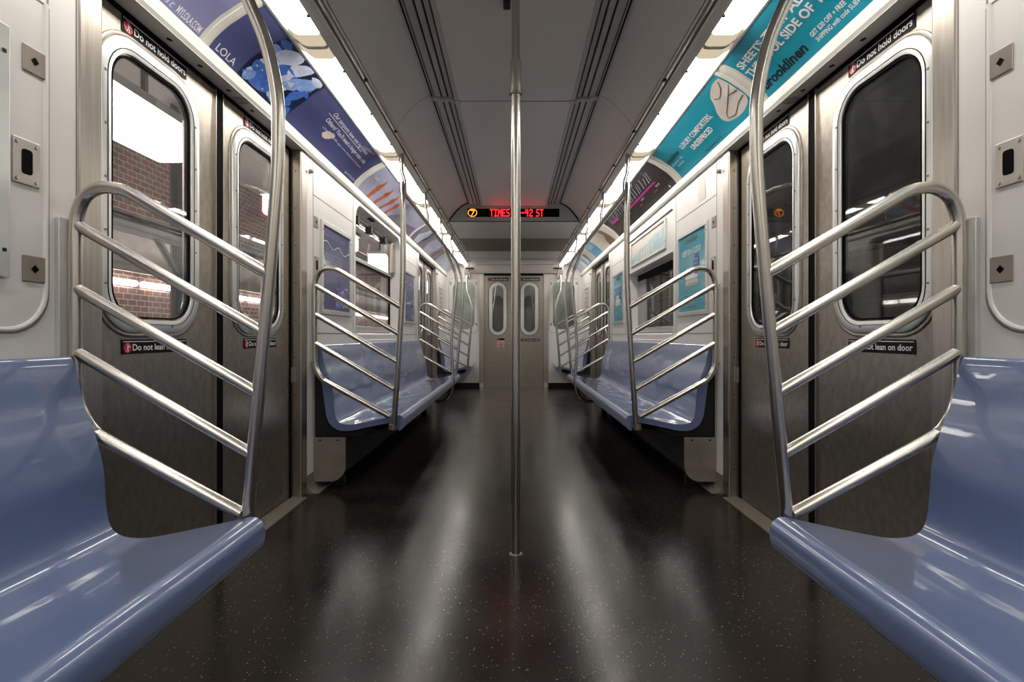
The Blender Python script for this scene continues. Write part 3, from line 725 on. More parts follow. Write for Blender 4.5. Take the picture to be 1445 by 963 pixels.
for s in (-1, 1):
    nm = sidename[s]
    bench(s, E1-.86*4, E1, 4, 'blue plastic bench nearest the camera, %s side' % nm, (False, True))
    bench(s, E2, F1, 4, 'long blue plastic bench on the %s between the two side doors' % nm)
    bench(s, F2, 8.64, 1, 'short blue-grey plastic bench by the end wall on the %s side' % nm)
    heater(s, 2.93, 6.0, 'grey metal heater box under the middle bench on the %s side' % nm)

# ------------------------------------------------------------------ rails
ST = [(.683, .36), (.683, .413), (.668, .60), (.648, .823), (.628, 1.045), (.610, 1.273), (.607, 1.40), (.609, 1.47), (.622, 1.55), (.646, 1.635), (.69, 1.735), (.712, 1.775)]
SB = [(.677, .36), (.672, .45), (.65, .767), (.633, 1.05), (.626, 1.25), (.626, 1.5), (.628, 1.62)]
TR_ = .016
def screen(s, Y, style, label):
    t = empty('windscreen_rail', (s*.68, Y, .36), label, 'grab rail', 'grab rails at the bench ends')
    if style == 'A': pts = [(s*x, Y, z) for x, z in ST]+[(s*.728, Y, 1.80)]
    else:
        d = 1
        pts = [(s*x, Y, z) for x, z in SB]+[(s*.636, Y+.025, 1.69), (s*.652, Y+.10, 1.745), (s*.688, Y+.22, 1.785), (s*.722, Y+.40, 1.812), (s*.733, Y+.55, 1.814)]
    if style == 'C':
        pts = [(s*.683, Y, .36), (s*.668, Y, .60), (s*.648, Y, .823), (s*.628, Y, 1.045), (s*.618, Y, 1.26), (s*.65, Y+.03, 1.42), (s*.697, Y+.09, 1.55), (s*.712, Y+.2, 1.68), (s*.722, Y+.34, 1.78), (s*.73, Y+.46, 1.81), (s*.733, Y+.56, 1.814)]
    MB().tube(smooth_path(pts, 8), TR_, 16).build('stanchion', 'polish', t, smooth=True)
    hoop = [(1.04, .603), (1.075, .627), (1.10, .66), (1.116, .70), (1.121, .76), (1.122, .9), (1.122, 1.05), (1.121, 1.14), (1.115, 1.185), (1.095, 1.225), (1.06, 1.245), (1.02, 1.244), (.985, 1.232), (.90, 1.183), (.644, 1.034)]
    h0 = (.700, .418)
    hp_ = smooth_path([(s*x, Y, z) for x, z in [h0, (.80, .472)]+hoop[:]], 8)
    hp_[-1] = Vector((s*.632, Y, 1.028)) if style == 'A' else Vector((s*.64, Y, 1.031))
    MB().tube(hp_, TR_*.97, 16).build('hoop', 'polish', t, smooth=True)
    for (a, b_) in (((1.116, 1.150), (.645, .878)), ((1.116, .988), (.660, .724)), ((1.116, .826), (.677, .571))):
        MB().tube([(s*a[0], Y, a[1]), (s*b_[0], Y, b_[1])], TR_*.9, 16).build('bar', 'polish', t, smooth=True)
    # clamp plate on the wall
    sg = 1 if style == 'A' and Y < 3 else -1
    y0, y1 = (Y-.03, Y-.0) if style == 'A' and Y < 3 else ((Y+.0, Y+.03))
    MB().box(s*(XW-.012), s*(XW), Y-.034 if (style == 'A') else Y-.002, Y+.002 if style == 'A' else Y+.034, .72 if Y > 2 else .70, 1.165).build('wall_plate', 'alu', t, bevel=.002)
    ft = MB(); ft.tube([(s*.683, Y, .345), (s*.683, Y, .375)], .022, 14)
    each(ft, 'foot', 'steel', t, smooth=False)
for s in (-1, 1):
    nm = sidename[s]
    screen(s, 1.31, 'A', 'steel hoop rail with sloping bars at the end of the nearest bench, %s side' % nm)
    screen(s, 2.885, 'B', 'hoop rail with sloping bars at the near end of the middle %s bench' % nm)
    screen(s, 6.12, 'A', 'hoop rail with sloping bars at the far end of the middle %s bench' % nm)
    screen(s, 7.63, 'C', 'steel hoop rail with sloping bars by the short end-wall bench, %s side' % nm)
    # overhead rails
    def overhead(ya, yb, drops, label, start=None):
        t = empty('overhead_handrail', (s*.733, (ya+yb)/2, 1.814), label, 'handrail', 'overhead handrails above the benches')
        MB().tube([(s*.733, ya, 1.814), (s*.733, yb, 1.814)], TR_, 16).build('rail', 'polish', t, smooth=True)
        for y in drops:
            dp = MB().tube(smooth_path([(s*.757, y, 2.105), (s*.757, y, 2.03), (s*.752, y, 1.96), (s*.735, y, 1.90), (s*.733, y, 1.82)], 5), .0125, 14).build('drop_post', 'polish', t, smooth=True)
            MB().tube([(s*.757, y, 2.03), (s*.757, y, 2.10)], .0175, 16).build('collar', 'steel', dp, smooth=True)
        return t
    overhead(-2.2, 1.33, [.765, -.15, -1.06], 'overhead steel handrail above the nearest bench, %s side' % nm)
    overhead(3.40, 6.20, [3.45, 4.365, 5.28, 6.195], 'long overhead steel handrail above the middle bench, %s side' % nm)
    overhead(8.12, 8.62, [8.56], 'short overhead steel handrail beside the end wall, %s side' % nm)
    MS = [(.733, 1.814), (.718, 1.78), (.673, 1.68), (.628, 1.577), (.600, 1.51), (.589, 1.414), (.599, 1.286), (.62, 1.1), (.638, .9), (.640, .74), (.632, .56), (.624, .42), (.632, .33), (.665, .25), (.72, .205), (.78, .197), (.83, .215), (.845, .25), (.845, .293)]
    t = empty('curved_stanchion', (s*.64, 5.28, .2), 'curved steel pole hooking under the front of the middle bench, %s side' % nm, 'pole', 'curved poles at the middle benches')
    MB().tube(smooth_path([(s*x, 5.28, z) for x, z in MS], 8), TR_, 16).build('pole', 'polish', t, smooth=True)
    MB().tube([(s*.733, 5.25, 1.814), (s*.733, 5.31, 1.814)], .021, 16).build('collar', 'steel', t, smooth=True)
# centre pole
t = empty('floor_pole', (0, 2.05, 0), 'straight steel pole in the middle of the aisle', 'pole')
MB().tube([(0, 2.05, 0), (0, 2.05, 1.97)], .0185, 24).build('pole', 'polish', t, smooth=True)
MB().tube([(0, 2.05, 1.85), (0, 2.05, 2.265)], .0165, 24).build('upper_pole', 'polish', t, smooth=True)
MB().tube([(0, 2.05, 1.83), (0, 2.05, 1.96)], .0215, 24).build('sleeve', 'steel', t, smooth=True)
cl = MB(); cl.tube([(0, 2.05, 1.828), (0, 2.05, 1.838)], .024, 24); cl.box(-.027, -.018, 2.044, 2.056, 1.828, 1.845); cl.box(.018, .027, 2.044, 2.056, 1.828, 1.845)
cl.build('collar', 'plate', t)
MB().tube([(0, 2.05, 2.255), (0, 2.05, 2.266)], .035, 24).build('ceiling_flange', 'steel', t, smooth=False)
MB().tube([(0, 2.05, 0), (0, 2.05, .004)], .026, 24).build('floor_flange', 'steel', t, smooth=False)
cs = MB(); cs.box(-.052, -.022, 2.14, 2.19, 2.253, 2.267)
thing_mesh(cs.build('ceiling_sensor', 'dark', bevel=.002), 'small black box on the ceiling panel beside the top of the centre pole', 'sensor')

# ------------------------------------------------------------------ small fittings on the walls
def screw_plate(s, y, z, label):
    t = empty('cover_plate', (s*XW, y, z), label, 'cover plate', 'square steel cover plates beside the doors')
    MB().box(s*(XW-.004), s*XW, y-.029, y+.029, z-.031, z+.031).build('plate', 'plate', t, bevel=.003)
    q = .010; MB().prism([(y-q, z), (y, z+q), (y+q, z), (y, z-q)], 'x', s*(XW-.0048), s*(XW-.003)).build('key_hole', 'black', t)
def key_plate(s, y, z, label):
    t = empty('key_switch', (s*XW, y, z), label, 'key switch', 'steel key switch plates beside the doors')
    MB().box(s*(XW-.004), s*XW, y-.034, y+.034, z-.053, z+.053).build('plate', plain('key_plate_steel', (.45, .42, .38), .35, .9) if 'kp' not in M else M['kp'], t, bevel=.003)
    MB().prism(rrect(y-.013, y+.013, z-.028, z+.03, .007, 4), 'x', s*(XW-.0052), s*(XW-.002)).build('slot', 'black', t)
    sc_ = MB()
    for a in (-.024, .024):
        for b_ in (-.042, .042): sc_.tube([(s*(XW-.0065), y+a, z+b_), (s*XW, y+a, z+b_)], .0045, 10)
    each(sc_, 'screw', 'steel', t, smooth=False)
M['kp'] = plain('key_plate_steel', (.45, .42, .38), .35, .9)
for s in (-1, 1):
    nm = sidename[s]
    screw_plate(s, 1.22, 1.518, 'steel cover plate with diamond keyhole, upper one on the nearest %s wall' % nm)
    screw_plate(s, 1.22, 1.027, 'steel cover plate with diamond keyhole, lower one on the nearest %s wall' % nm)
    key_plate(s, 1.20, 1.273, 'steel plate with dark slot between two cover plates, nearest %s wall' % nm)
    screw_plate(s, 2.965, 1.524, 'small steel cover plate beside the framed poster on the %s wall' % nm)
    key_plate(s, 2.975, 1.275, 'small slotted steel key plate beside the framed poster on the %s wall' % nm)
    o = MB().tube([(s*(XW-.022), 2.875, 1.786), (s*(XW-.018), 2.875, 1.786), (s*(XW-.008), 2.875, 1.786), (s*XW, 2.875, 1.786)], [.006, .011, .011, .013], 14).build('lock_knob', 'plate', smooth=True)
    thing_mesh(o, 'small round metal lock on the white strip by the first door, %s side' % nm, 'lock')
    o = MB().tube([(s*(XW-.02), 7.66, 1.786), (s*(XW-.008), 7.66, 1.786), (s*XW, 7.66, 1.786)], [.01, .011, .013], 10).build('lock_knob', 'plate', smooth=True)
    thing_mesh(o, 'small round metal lock on the wall by the far door, %s side' % nm, 'lock')

# ------------------------------------------------------------------ framed posters
def frame_poster(s, y0, y1, z0, z1, label, mat, fw=.028):
    t = empty('framed_poster', (s*XW, (y0+y1)/2, z0), label, 'framed poster')
    o_ = [(y1, z1), (y0, z1), (y0, z0), (y1, z0)]; i_ = [(y1-fw, z1-fw), (y0+fw, z1-fw), (y0+fw, z0+fw), (y1-fw, z0+fw)]
    MB().ring(o_, i_, s*(XW-.012), s*XW).build('frame', 'alu', t, bevel=.002)
    p = MB().box(s*(XW-.004), s*(XW-.001), y0+fw-.002, y1-fw+.002, z0+fw-.002, z1-fw+.002).build('poster', mat, t)
    sc_ = MB()
    for yy in (y0+fw/2, y1-fw/2):
        for zz in (z0+.06, z1-.06): sc_.box(s*(XW-.0135), s*(XW-.012), yy-.004, yy+.004, zz-.004, zz+.004)
    each(sc_, 'screw', 'dark', t)
    return t, p
def L2(y, h): return (y, h)
# purple poster, left
def purple_poster(y0, y1, label, full=True):
    t, p = frame_poster(-1, y0, y1, 1.0, 1.56, label, 'navy'); mp = wall_map(-1, XW-.0052); mp2 = wall_map(-1, XW-.006)
    a, b_ = y0+.035, y1-.035; W = b_-a
    text('title', 'Read what you need', a+.01, 1.475, W*.8, .03, -1, mp, 'lilac', p)
    wv = [(a+W*i/20, 1.435+.016*math.sin(i*.7)-i*.001) for i in range(21)]
    shape2d('title_wave', [[wv[i], wv[i+1], (wv[i+1][0], wv[i+1][1]-.006), (wv[i][0], wv[i][1]-.006)] for i in range(20)], mp, 'b4', p)
    text('subtitle', 'for the ride', a+.03, 1.40, W*.6, .024, -1, mp, 'lilac', p)
    for k in range(5): text('small_print', 'what is in your box of basics', a+.04, 1.365-k*.022, W*(.62-.04*(k % 2)), .009, -1, mp, 'pale', p)
    tri = [(a+W*.42, 1.05), (b_, 1.05), (b_, 1.10), (a+W*.72, 1.24), (a+W*.60, 1.25)]
    shape2d('picture', [tri], mp, 'posterscene', p)
    rnd = random.Random(3)
    for k in range(26):
        cy = rnd.uniform(a+W*.5, b_-.02); cz = rnd.uniform(1.06, 1.22-abs(cy-(a+W*.62))*.25)
        blb = [(cy+.012*math.cos(q)*rnd.uniform(.6, 1.2), cz+.010*math.sin(q)*rnd.uniform(.6, 1.2)) for q in [i*math.pi/3 for i in range(6)]]
        shape2d('picture_petal', [blb], mp2, 'b4' if k % 3 else 'b2', p)
    shape2d('flower', [[(a+.0, 1.30), (a+.05, 1.29), (a+.01, 1.36)]], mp, 'b4', p)
def cyan_poster(y0, y1, label):
    t, p = frame_poster(1, y0, y1, 1.0, 1.56, label, 'cyan'); mp = wall_map(1, XW-.0052); mp2 = wall_map(1, XW-.0060); mp3 = wall_map(1, XW-.0068)
    a, b_ = y0+.035, y1-.035; W = b_-a       # reading starts at b_
    text('brand_name', 'brooklinen', b_-W*.24, 1.478, W*.46, .04, 1, mp, 'ink', p, bold=.01)
    text('headline', 'SLEEP ON A CLOUD', b_-W*.12, 1.40, W*.72, .036, 1, mp, 'white', p, bold=.02)
    cc = (b_-W*.68, 1.325)
    dsk = shape2d('badge', [[(cc[0]+.05*math.cos(i*math.pi/12), cc[1]+.065*math.sin(i*math.pi/12)) for i in range(24)]], mp2, 'purple', p)
    for k, tx in enumerate(('FREE', 'SHIPPING', '$20 OFF')): text('badge_text', tx, cc[0]+.034, cc[1]+.022-k*.026, .068, .012, 1, mp3, 'white', dsk)
    for (zz, hh, mm) in ((1.29, .04, 'cream'), (1.255, .038, 'white'), (1.215, .04, 'cream')):
        shape2d('folded_linen', [[(b_-W*.28, zz-hh*.5), (b_-W*.72, zz-hh*.5), (b_-W*.75, zz), (b_-W*.70, zz+hh*.55), (b_-W*.30, zz+hh*.55), (b_-W*.25, zz)]], mp, mm, p)
    shape2d('linen_fold', [[(b_-W*.28, zz), (b_-W*.72, zz), (b_-W*.72, zz+.003), (b_-W*.28, zz+.003)] for zz in (1.272, 1.235, 1.205)], mp2, 'fold', p)
    for k in range(5): text('small_print', 'hotel quality sheets without the markup', b_-W*.24, 1.135-k*.019, W*.5, .009, 1, mp, 'pale', p)
    text('web_line', 'BROOKLINEN.COM', b_-W*.35, 1.05, W*.3, .01, 1, mp, 'ink', p)
purple_poster(3.035, 3.59, 'framed blue-violet poster with pale lettering on the left wall before the side window')
purple_poster(5.36, 5.92, 'framed blue-violet poster on the left wall, beyond the side window')
purple_poster(.60, 1.152, 'framed poster at the left edge of the photo, its frame just showing')
cyan_poster(3.05, 3.605, 'framed turquoise poster headed SLEEP ON A CLOUD, nearest on the right wall')
cyan_poster(5.37, 5.93, 'framed turquoise poster on the right wall, beyond the side window')
# wide poster over the right window
t, p = frame_poster(1, 3.89, 5.03, 1.53, 1.765, 'wide framed pale poster above the right side window', 'cream', .02)
mp = wall_map(1, XW-.0052)
shape2d('picture_hill', [[(5.0, 1.552), (3.92, 1.552), (3.92, 1.72), (4.05, 1.69), (4.2, 1.70), (4.4, 1.66), (4.7, 1.645), (5.0, 1.60)]], mp, plain('print_pale_teal', (.35, .52, .55), .4, noise=.25, nscale=(9, 9, 9)), p)
shape2d('picture_figures', [[(4.65-k*.09, 1.56), (4.60-k*.09, 1.56), (4.595-k*.09, 1.62+.012*(k % 3)), (4.625-k*.09, 1.64), (4.65-k*.09, 1.61)] for k in range(5)], wall_map(1, XW-.006), 'cream', p)
MB().box(XW-.010, XW, 3.74, 5.2, 1.785, 1.79).build('valance_seam', 'wallseam', t)
for s in (-1, 1):
    t, p = frame_poster(s, 7.86, 8.24, 1.20, 1.62, 'small framed notice on the %s wall by the end of the car' % sidename[s], 'cream', .02)
    shape2d('notice_print', [[(7.89+i*.055, 1.23+j*.07), (7.93+i*.055, 1.23+j*.07), (7.93+i*.055, 1.27+j*.07), (7.89+i*.055, 1.27+j*.07)] for i in range(6) for j in range(5) if (i+j) % 3], wall_map(s, XW-.0052), 'grey', p)
# faded stickers on the right wall
thing_mesh(shape2d('wall_sticker', [[(3.10, 1.70), (3.22, 1.70), (3.22, 1.84), (3.10, 1.84)]], wall_map(1, XW-.002), plain('faded_label', (.66, .60, .55), .5)), 'faded blank label high on the white right wall, above the turquoise poster', 'sticker')

# ------------------------------------------------------------------ curved overhead adverts
def card(s, y0, y1, mat, label, name='overhead_advert'):
    t = empty(name, (s*1.02, (y0+y1)/2, 1.92), label, 'advertisement')
    mb = MB(); n = 14
    f = [cove_at(.015+.97*i/n, .0015) for i in range(n+1)]; bk_ = [cove_at(.015+.97*i/n, .0004) for i in range(n+1)]
    lp = [(s*q[0], q[1]) for q in f]+[(s*q[0], q[1]) for q in reversed(bk_)]
    c = mb.prism(lp, 'y', y0, y1).build('card', mat, t, smooth=True, auto=50)
    return t, c
def strip(s, y):
    o = MB().prism([(s*q[0], q[1]) for q in [cove_at(i/10, .004) for i in range(11)]]+[(s*q[0], q[1]) for q in [cove_at(1-i/10, 0) for i in range(11)]], 'y', y-.012, y+.012)
    return o
def retainers(s, ys):
    t = empty(trim_name(), (s*1.0, ys[0], 2.0), kind='structure')
    for y in ys: strip(s, y).build('card_retainer', 'cove', t, smooth=True, auto=50)
c1, c2, c3 = [lambda s, o=o: cove_map(s, o) for o in (.0022, .003, .0038)]
def CT(name, tx, y0, t0, w_, h_, s, mat, par, bold=0, shear=0, lay=1):
    text(name, tx, y0, t0, w_, h_/CLEN, s, (c1, c2, c3)[lay-1](s), mat, par, bold, shear)
def CS(name, polys, s, mat, par, lay=1): return shape2d(name, polys, cove_map(s, .0014+.0008*lay), mat, par, .03)

# left: lilac card
t, c = card(-1, .05, 1.825, 'lilac', 'pale lilac curved advert ending MYLOLA.COM, nearest above the left door')
CT('lettering', 'Sign up at', 1.44, .045, .235, .026, -1, 'b4', c, 0, .3)
CT('lettering', 'MYLOLA.COM', 1.688, .045, .124, .028, -1, 'white', c, .012)
CT('headline', 'Period care for all of us', .75, .40, .985, .045, -1, 'ink', c, .01)
# left: navy card with package picture
t, c = card(-1, 1.885, 3.585, 'navy', 'navy curved advert with LOLA and a heap of blue packets on the left')
CT('brand_name', 'LOLA', 1.912, .05, .122, .030, -1, 'white', c)
pic = CS('picture', [[(2.075, .02), (2.50, .02), (2.52, .45), (2.50, .98), (2.085, .98)]], -1, 'b3', c, 1)
rnd = random.Random(11)
pieces = [(2.20, .80, .075, .045, .5, 'b4'), (2.13, .62, .06, .04, -.4, 'b2'), (2.27, .62, .08, .03, .3, 'b1'), (2.31, .80, .07, .04, .8, 'b4'), (2.36, .55, .09, .035, .6, 'b2'),
          (2.24, .42, .09, .03, .15, 'b1'), (2.32, .34, .07, .035, 1.0, 'b4'), (2.16, .30, .07, .03, -.2, 'b1'), (2.42, .72, .06, .04, .5, 'b2'), (2.44, .45, .06, .03, .9, 'b1'),
          (2.22, .16, .08, .028, .2, 'b1'), (2.35, .15, .06, .022, .1, 'b2'), (2.13, .13, .04, .025, .5, 'b2'), (2.44, .90, .05, .02, 0, 'b4'), (2.12, .90, .04, .02, 0, 'b1'), (2.43, .24, .04, .02, .4, 'b1'), (2.29, .50, .05, .02, .9, 'b4')]
for i in range(16):
    pieces.insert(0, (rnd.uniform(2.11, 2.47), rnd.uniform(.08, .92), rnd.uniform(.03, .07), rnd.uniform(.012, .028), rnd.uniform(-.3, 1.2), rnd.choice(['b1', 'b2', 'b1', 'b4'])))
for i, (a, b_, ry, rt, an, mm) in enumerate(pieces):
    CS('packet', [clampt(blob(a, b_, ry, rt, an, 14, .14, i))], -1, mm, pic, 1.4+i*.045)
for k in range(10):
    a = rnd.uniform(2.12, 2.45); b_ = rnd.uniform(.05, .75); q = .009
    CS('packet_mark', [[(a-q, b_), (a, b_+q/CLEN), (a+q, b_), (a+q*.5, b_), (a, b_+q*.5/CLEN), (a-q*.5, b_)]], -1, 'white', pic, 3.6)
CT('headline', 'Our tampons have one ingredient.', 2.755, .76, .62, .026, -1, 'white', c)
CS('headline_rule', [[(2.72, .715), (3.30, .715), (3.30, .728), (2.72, .728)]], -1, 'b4', c)
CT('headline', "Others? You'll need a longer train ride.", 2.76, .565, .71, .027, -1, 'white', c)
CT('small_print', 'LOLA only uses 100% organic cotton. Nothing weird, nothing extra.', 2.80, .425, .69, .012, -1, 'b4', c)
CT('small_print', '@lola MYLOLA.COM', 3.37, .075, .20, .014, -1, 'b4', c)
CS('cotton', [clampt(blob(2.90, .40, .06, .024, .2, 28, .22, 5))], -1, 'cream', c, 2)
CS('ribbon', [[(3.22, .83), (3.30, .93), (3.42, .97), (3.42, .93), (3.33, .86), (3.25, .78)]], -1, 'grey', c, 2)
# left: hands card
t, c = card(-1, 3.69, 5.50, 'pale', 'grey-blue curved advert with a row of orange-brown arms, above the left side window')
for (a, b_) in ((3.90, 3.955), (4.08, 4.17), (4.25, 4.37), (4.42, 4.53)):
    CS('arm', [[(a, .02), (a+.06, .02), (b_+.05, .42), (b_+.035, .62), (b_+.0, .80), (b_-.01, .60), (b_-.04, .50), (b_-.03, .34)]], -1, 'orange', c)
CS('picture_haze', [[(4.55, .02), (5.48, .02), (5.48, .45), (5.1, .30), (4.8, .42)]], -1, 'grey', c)
CT('lettering', 'together', 3.75, .55, .10, .02, -1, 'white', c)
# left: mauve pictures
t, c = card(-1, 5.57, 7.33, 'grey', 'mauve-grey curved advert with a white bird shape, above the far left door')
CS('picture_bird', [[(5.75, .05), (5.93, .05), (6.02, .30), (6.10, .60), (6.02, .95), (5.86, .95), (5.84, .72), (5.72, .40)]], -1, 'b4', c)
CS('picture_bird_edge', [[(5.95, .10), (6.0, .30), (6.07, .60), (6.0, .93), (6.04, .93), (6.12, .60), (6.04, .28)]], -1, 'b3', c, 2)
CS('picture_cloud', [[(6.35, .04), (6.75, .04), (6.9, .5), (6.85, .96), (6.4, .96), (6.3, .5)]], -1, 'pale', c)
CS('picture_boat', [[(6.88, .05), (7.02, .05), (7.14, .55), (7.16, .85), (7.06, .80), (6.94, .45)]], -1, 'brown', c, 2)
t, c = card(-1, 7.38, 8.62, 'pale', 'pale blue-grey curved advert, last one on the left by the end wall')
retainers(-1, [1.855, 3.637, 5.535, 7.355])
# right: turquoise cards
t, c = card(1, .05, 2.285, 'cyan', 'turquoise curved advert with white capitals and black brooklinen, nearest above the right door')
CT('headline', 'SHEETS THAT ALWAYS FEEL LIKE', 2.265, .655, .93, .036, 1, 'white', c, .03)
CT('headline', 'THE COOL SIDE OF THE PILLOW', 2.292-.02, .455, .82, .037, 1, 'white', c, .03)
CT('brand_name', 'brooklinen', 2.262, .125, .318, .044, 1, 'ink', c, .03)
CT('small_print', 'GET $20 OFF + FREE', 1.893, .215, .195, .018, 1, 'white', c, .02)
CT('small_print', 'SHIPPING with code SUBWAY', 1.888, .11, .27, .018, 1, 'white', c, .012)
t, c = card(1, 2.385, 3.455, 'cyan', 'turquoise curved advert with folded cream comforter and LUXURY COMFORTERS')
puff = CS('comforter', [[(q.x, q.y) for q in smooth_path([(2.39, .30, 0), (2.42, .20, 0), (2.50, .14, 0), (2.60, .17, 0), (2.655, .28, 0), (2.65, .45, 0), (2.60, .62, 0), (2.56, .78, 0), (2.47, .90, 0), (2.395, .90, 0)], 5)]], 1, 'cream', c, 1)
def fold(pts, w_=.006):
    out = []
    for i in range(len(pts)-1):
        (a, b_), (c_, d_) = pts[i], pts[i+1]; dy, dt = c_-a, (d_-b_)*CLEN; l = math.hypot(dy, dt); ny, nt_ = -dt/l*w_/2, dy/l*w_/2/CLEN
        out.append([(a+ny, b_+nt_), (c_+ny, d_+nt_), (c_-ny, d_-nt_), (a-ny, b_-nt_)])
    return out
CS('fold_line', fold([(2.40, .50), (2.47, .55), (2.60, .33), (2.61, .25), (2.55, .20), (2.46, .33), (2.40, .36)]), 1, 'fold', puff, 2)
CS('fold_line', fold([(2.42, .86), (2.455, .74), (2.50, .66), (2.53, .63), (2.56, .70)]), 1, 'fold', puff, 2)
CS('fold_line', fold([(2.40, .68), (2.44, .60), (2.47, .55)], .004), 1, 'fold', puff, 2)
CT('headline', 'LUXURY COMFORTERS,', 3.165, .50, .475, .033, 1, 'white', c, .025)
CT('headline', 'UNDERPRICED', 3.085, .30, .30, .033, 1, 'white', c, .025)
CT('brand_name', 'brooklinen', 3.445, .495, .225, .035, 1, 'ink', c, .02)
CT('small_print', 'GET $20 OFF + FREE', 3.44, .37, .2, .014, 1, 'b4', c)
CT('small_print', 'SHIPPING', 3.38, .27, .11, .014, 1, 'b4', c)
CT('small_print', 'BROOKLINEN.COM', 3.0, .06, .22, .014, 1, 'ink', c)
# right: dark card with magenta bar
t, c = card(1, 3.575, 5.50, 'charcoal', 'dark charcoal curved advert with a magenta bar and thin white lines')
CS('magenta_bar', [[(3.80, .44), (3.84, .50), (4.62, .53), (4.62, .44)]], 1, 'magenta', c, 2)
CS('magenta_bar', [[(5.05, .60), (5.30, .62), (5.30, .52), (5.05, .50)]], 1, 'magenta', c, 2)
for k in range(22):
    a = 3.74+k*.072+(.02 if k % 4 == 0 else 0)
    CS('thin_line', [[(a, .86-.03*(k % 3)), (a+.008, .86-.03*(k % 3)), (a+.088, .57), (a+.080, .57)]], 1, 'b4', c, 1)
    if k % 2: CS('star', [[(a+.07, .58), (a+.078, .60), (a+.086, .58), (a+.078, .56)]], 1, 'white', c, 2)
for k, (a, b_, tx) in enumerate(((3.88, .33, 'stay up'), (3.98, .24, 'for less'), (4.30, .36, 'tonight'), (4.42, .25, 'only'), (4.8, .34, 'more'), (5.0, .22, 'sound'))):
    CT('small_print', tx, a, b_, .09, .015, 1, 'white' if k % 2 == 0 else 'magenta', c)
CS('corner_mark', [[(3.68, .06), (3.70, .06), (3.70, .12), (3.69, .12)]], 1, 'white', c)
t, c = card(1, 5.57, 7.33, 'cream', 'cream curved advert with brown earth and a turquoise block, above the far right door')
CS('picture_earth', [[(5.70, .02), (6.0, .02), (6.02, .25), (5.90, .55), (5.96, .95), (5.82, .95), (5.76, .50)]], 1, 'brown', c)
CS('picture_block', [[(6.52, .02), (7.02, .02), (7.02, .95), (6.52, .95)]], 1, 'skyblue', c)
CS('picture_marks', [[(6.66+k*.06, .5), (6.69+k*.06, .5), (6.69+k*.06, .75), (6.66+k*.06, .75)] for k in range(5)], 1, 'b4', c, 2)
t, c = card(1, 7.38, 8.62, 'skyblue', 'blue and white curved advert, last one on the right by the end wall')
CS('picture_figures', [[(7.5, .1), (7.7, .1), (7.72, .6), (7.5, .7)], [(7.85, .05), (8.1, .05), (8.1, .5), (7.9, .8)]], 1, 'cream', c)
CS('picture_sky', [[(8.15, .02), (8.6, .02), (8.6, .97), (8.15, .97)]], 1, 'pale', c)
retainers(1, [2.308, 2.366, 3.515, 5.535, 7.355])

# ------------------------------------------------------------------ LED sign
F5 = {'T': '11111,00100,00100,00100,00100,00100,00100', 'I': '11111,00100,00100,00100,00100,00100,11111', 'M': '10001,11011,10101,10101,10001,10001,10001',
      'E': '11111,10000,10000,11110,10000,10000,11111', 'S': '01111,10000,10000,01110,00001,00001,11110', 'Q': '01110,10001,10001,10001,10101,10010,01101',
      '-': '00000,00000,00000,11111,00000,00000,00000', '4': '10010,10010,10010,11111,00010,00010,00010', '2': '01110,10001,00001,00110,01000,10000,11111', ' ': '0,0,0,0,0,0,0'}
t = empty('destination_sign', (0, YB, 2.15), 'LED destination sign reading TIMES SQ-42 ST with an orange 7', 'sign')
MB().box(-.50, .487, YB-.006, YB+.002, 2.148, 2.236).build('display_panel', 'black', t)
dm = MB(); x = -.258; pw, ph = .0070, .0112
for ch in 'TIMES SQ-42 ST':
    rows = F5[ch].split(',')
    for r_, row in enumerate(rows):
        for k, b_ in enumerate(row):
            if b_ == '1': dm.box(x+k*pw, x+k*pw+pw*.86, YB-.008, YB-.006, 2.230-r_*ph-ph*.86, 2.230-r_*ph)
    x += 6*pw*1.045 if ch != ' ' else 4*pw
dm.build('red_lettering', 'ledred', t)
ring_ = MB(); cx0, cz0 = -.447, 2.192
for i in range(22):
    a = 2*math.pi*i/22; ring_.box(cx0+.046*math.cos(a)-.0035, cx0+.046*math.cos(a)+.0035, YB-.008, YB-.006, cz0+.040*math.sin(a)-.0035, cz0+.040*math.sin(a)+.0035)
for (a, b_) in [(-2, 3), (-1, 3), (0, 3), (1, 3), (2, 3), (2, 2), (1, 1), (1, 0), (0, -1), (0, -2), (-1, -3)]:
    ring_.box(cx0+a*.0085-.0035, cx0+a*.0085+.0035, YB-.008, YB-.006, cz0+b_*.0085-.0038, cz0+b_*.0085+.0038)
ring_.build('orange_route_number', 'ledorange', t)

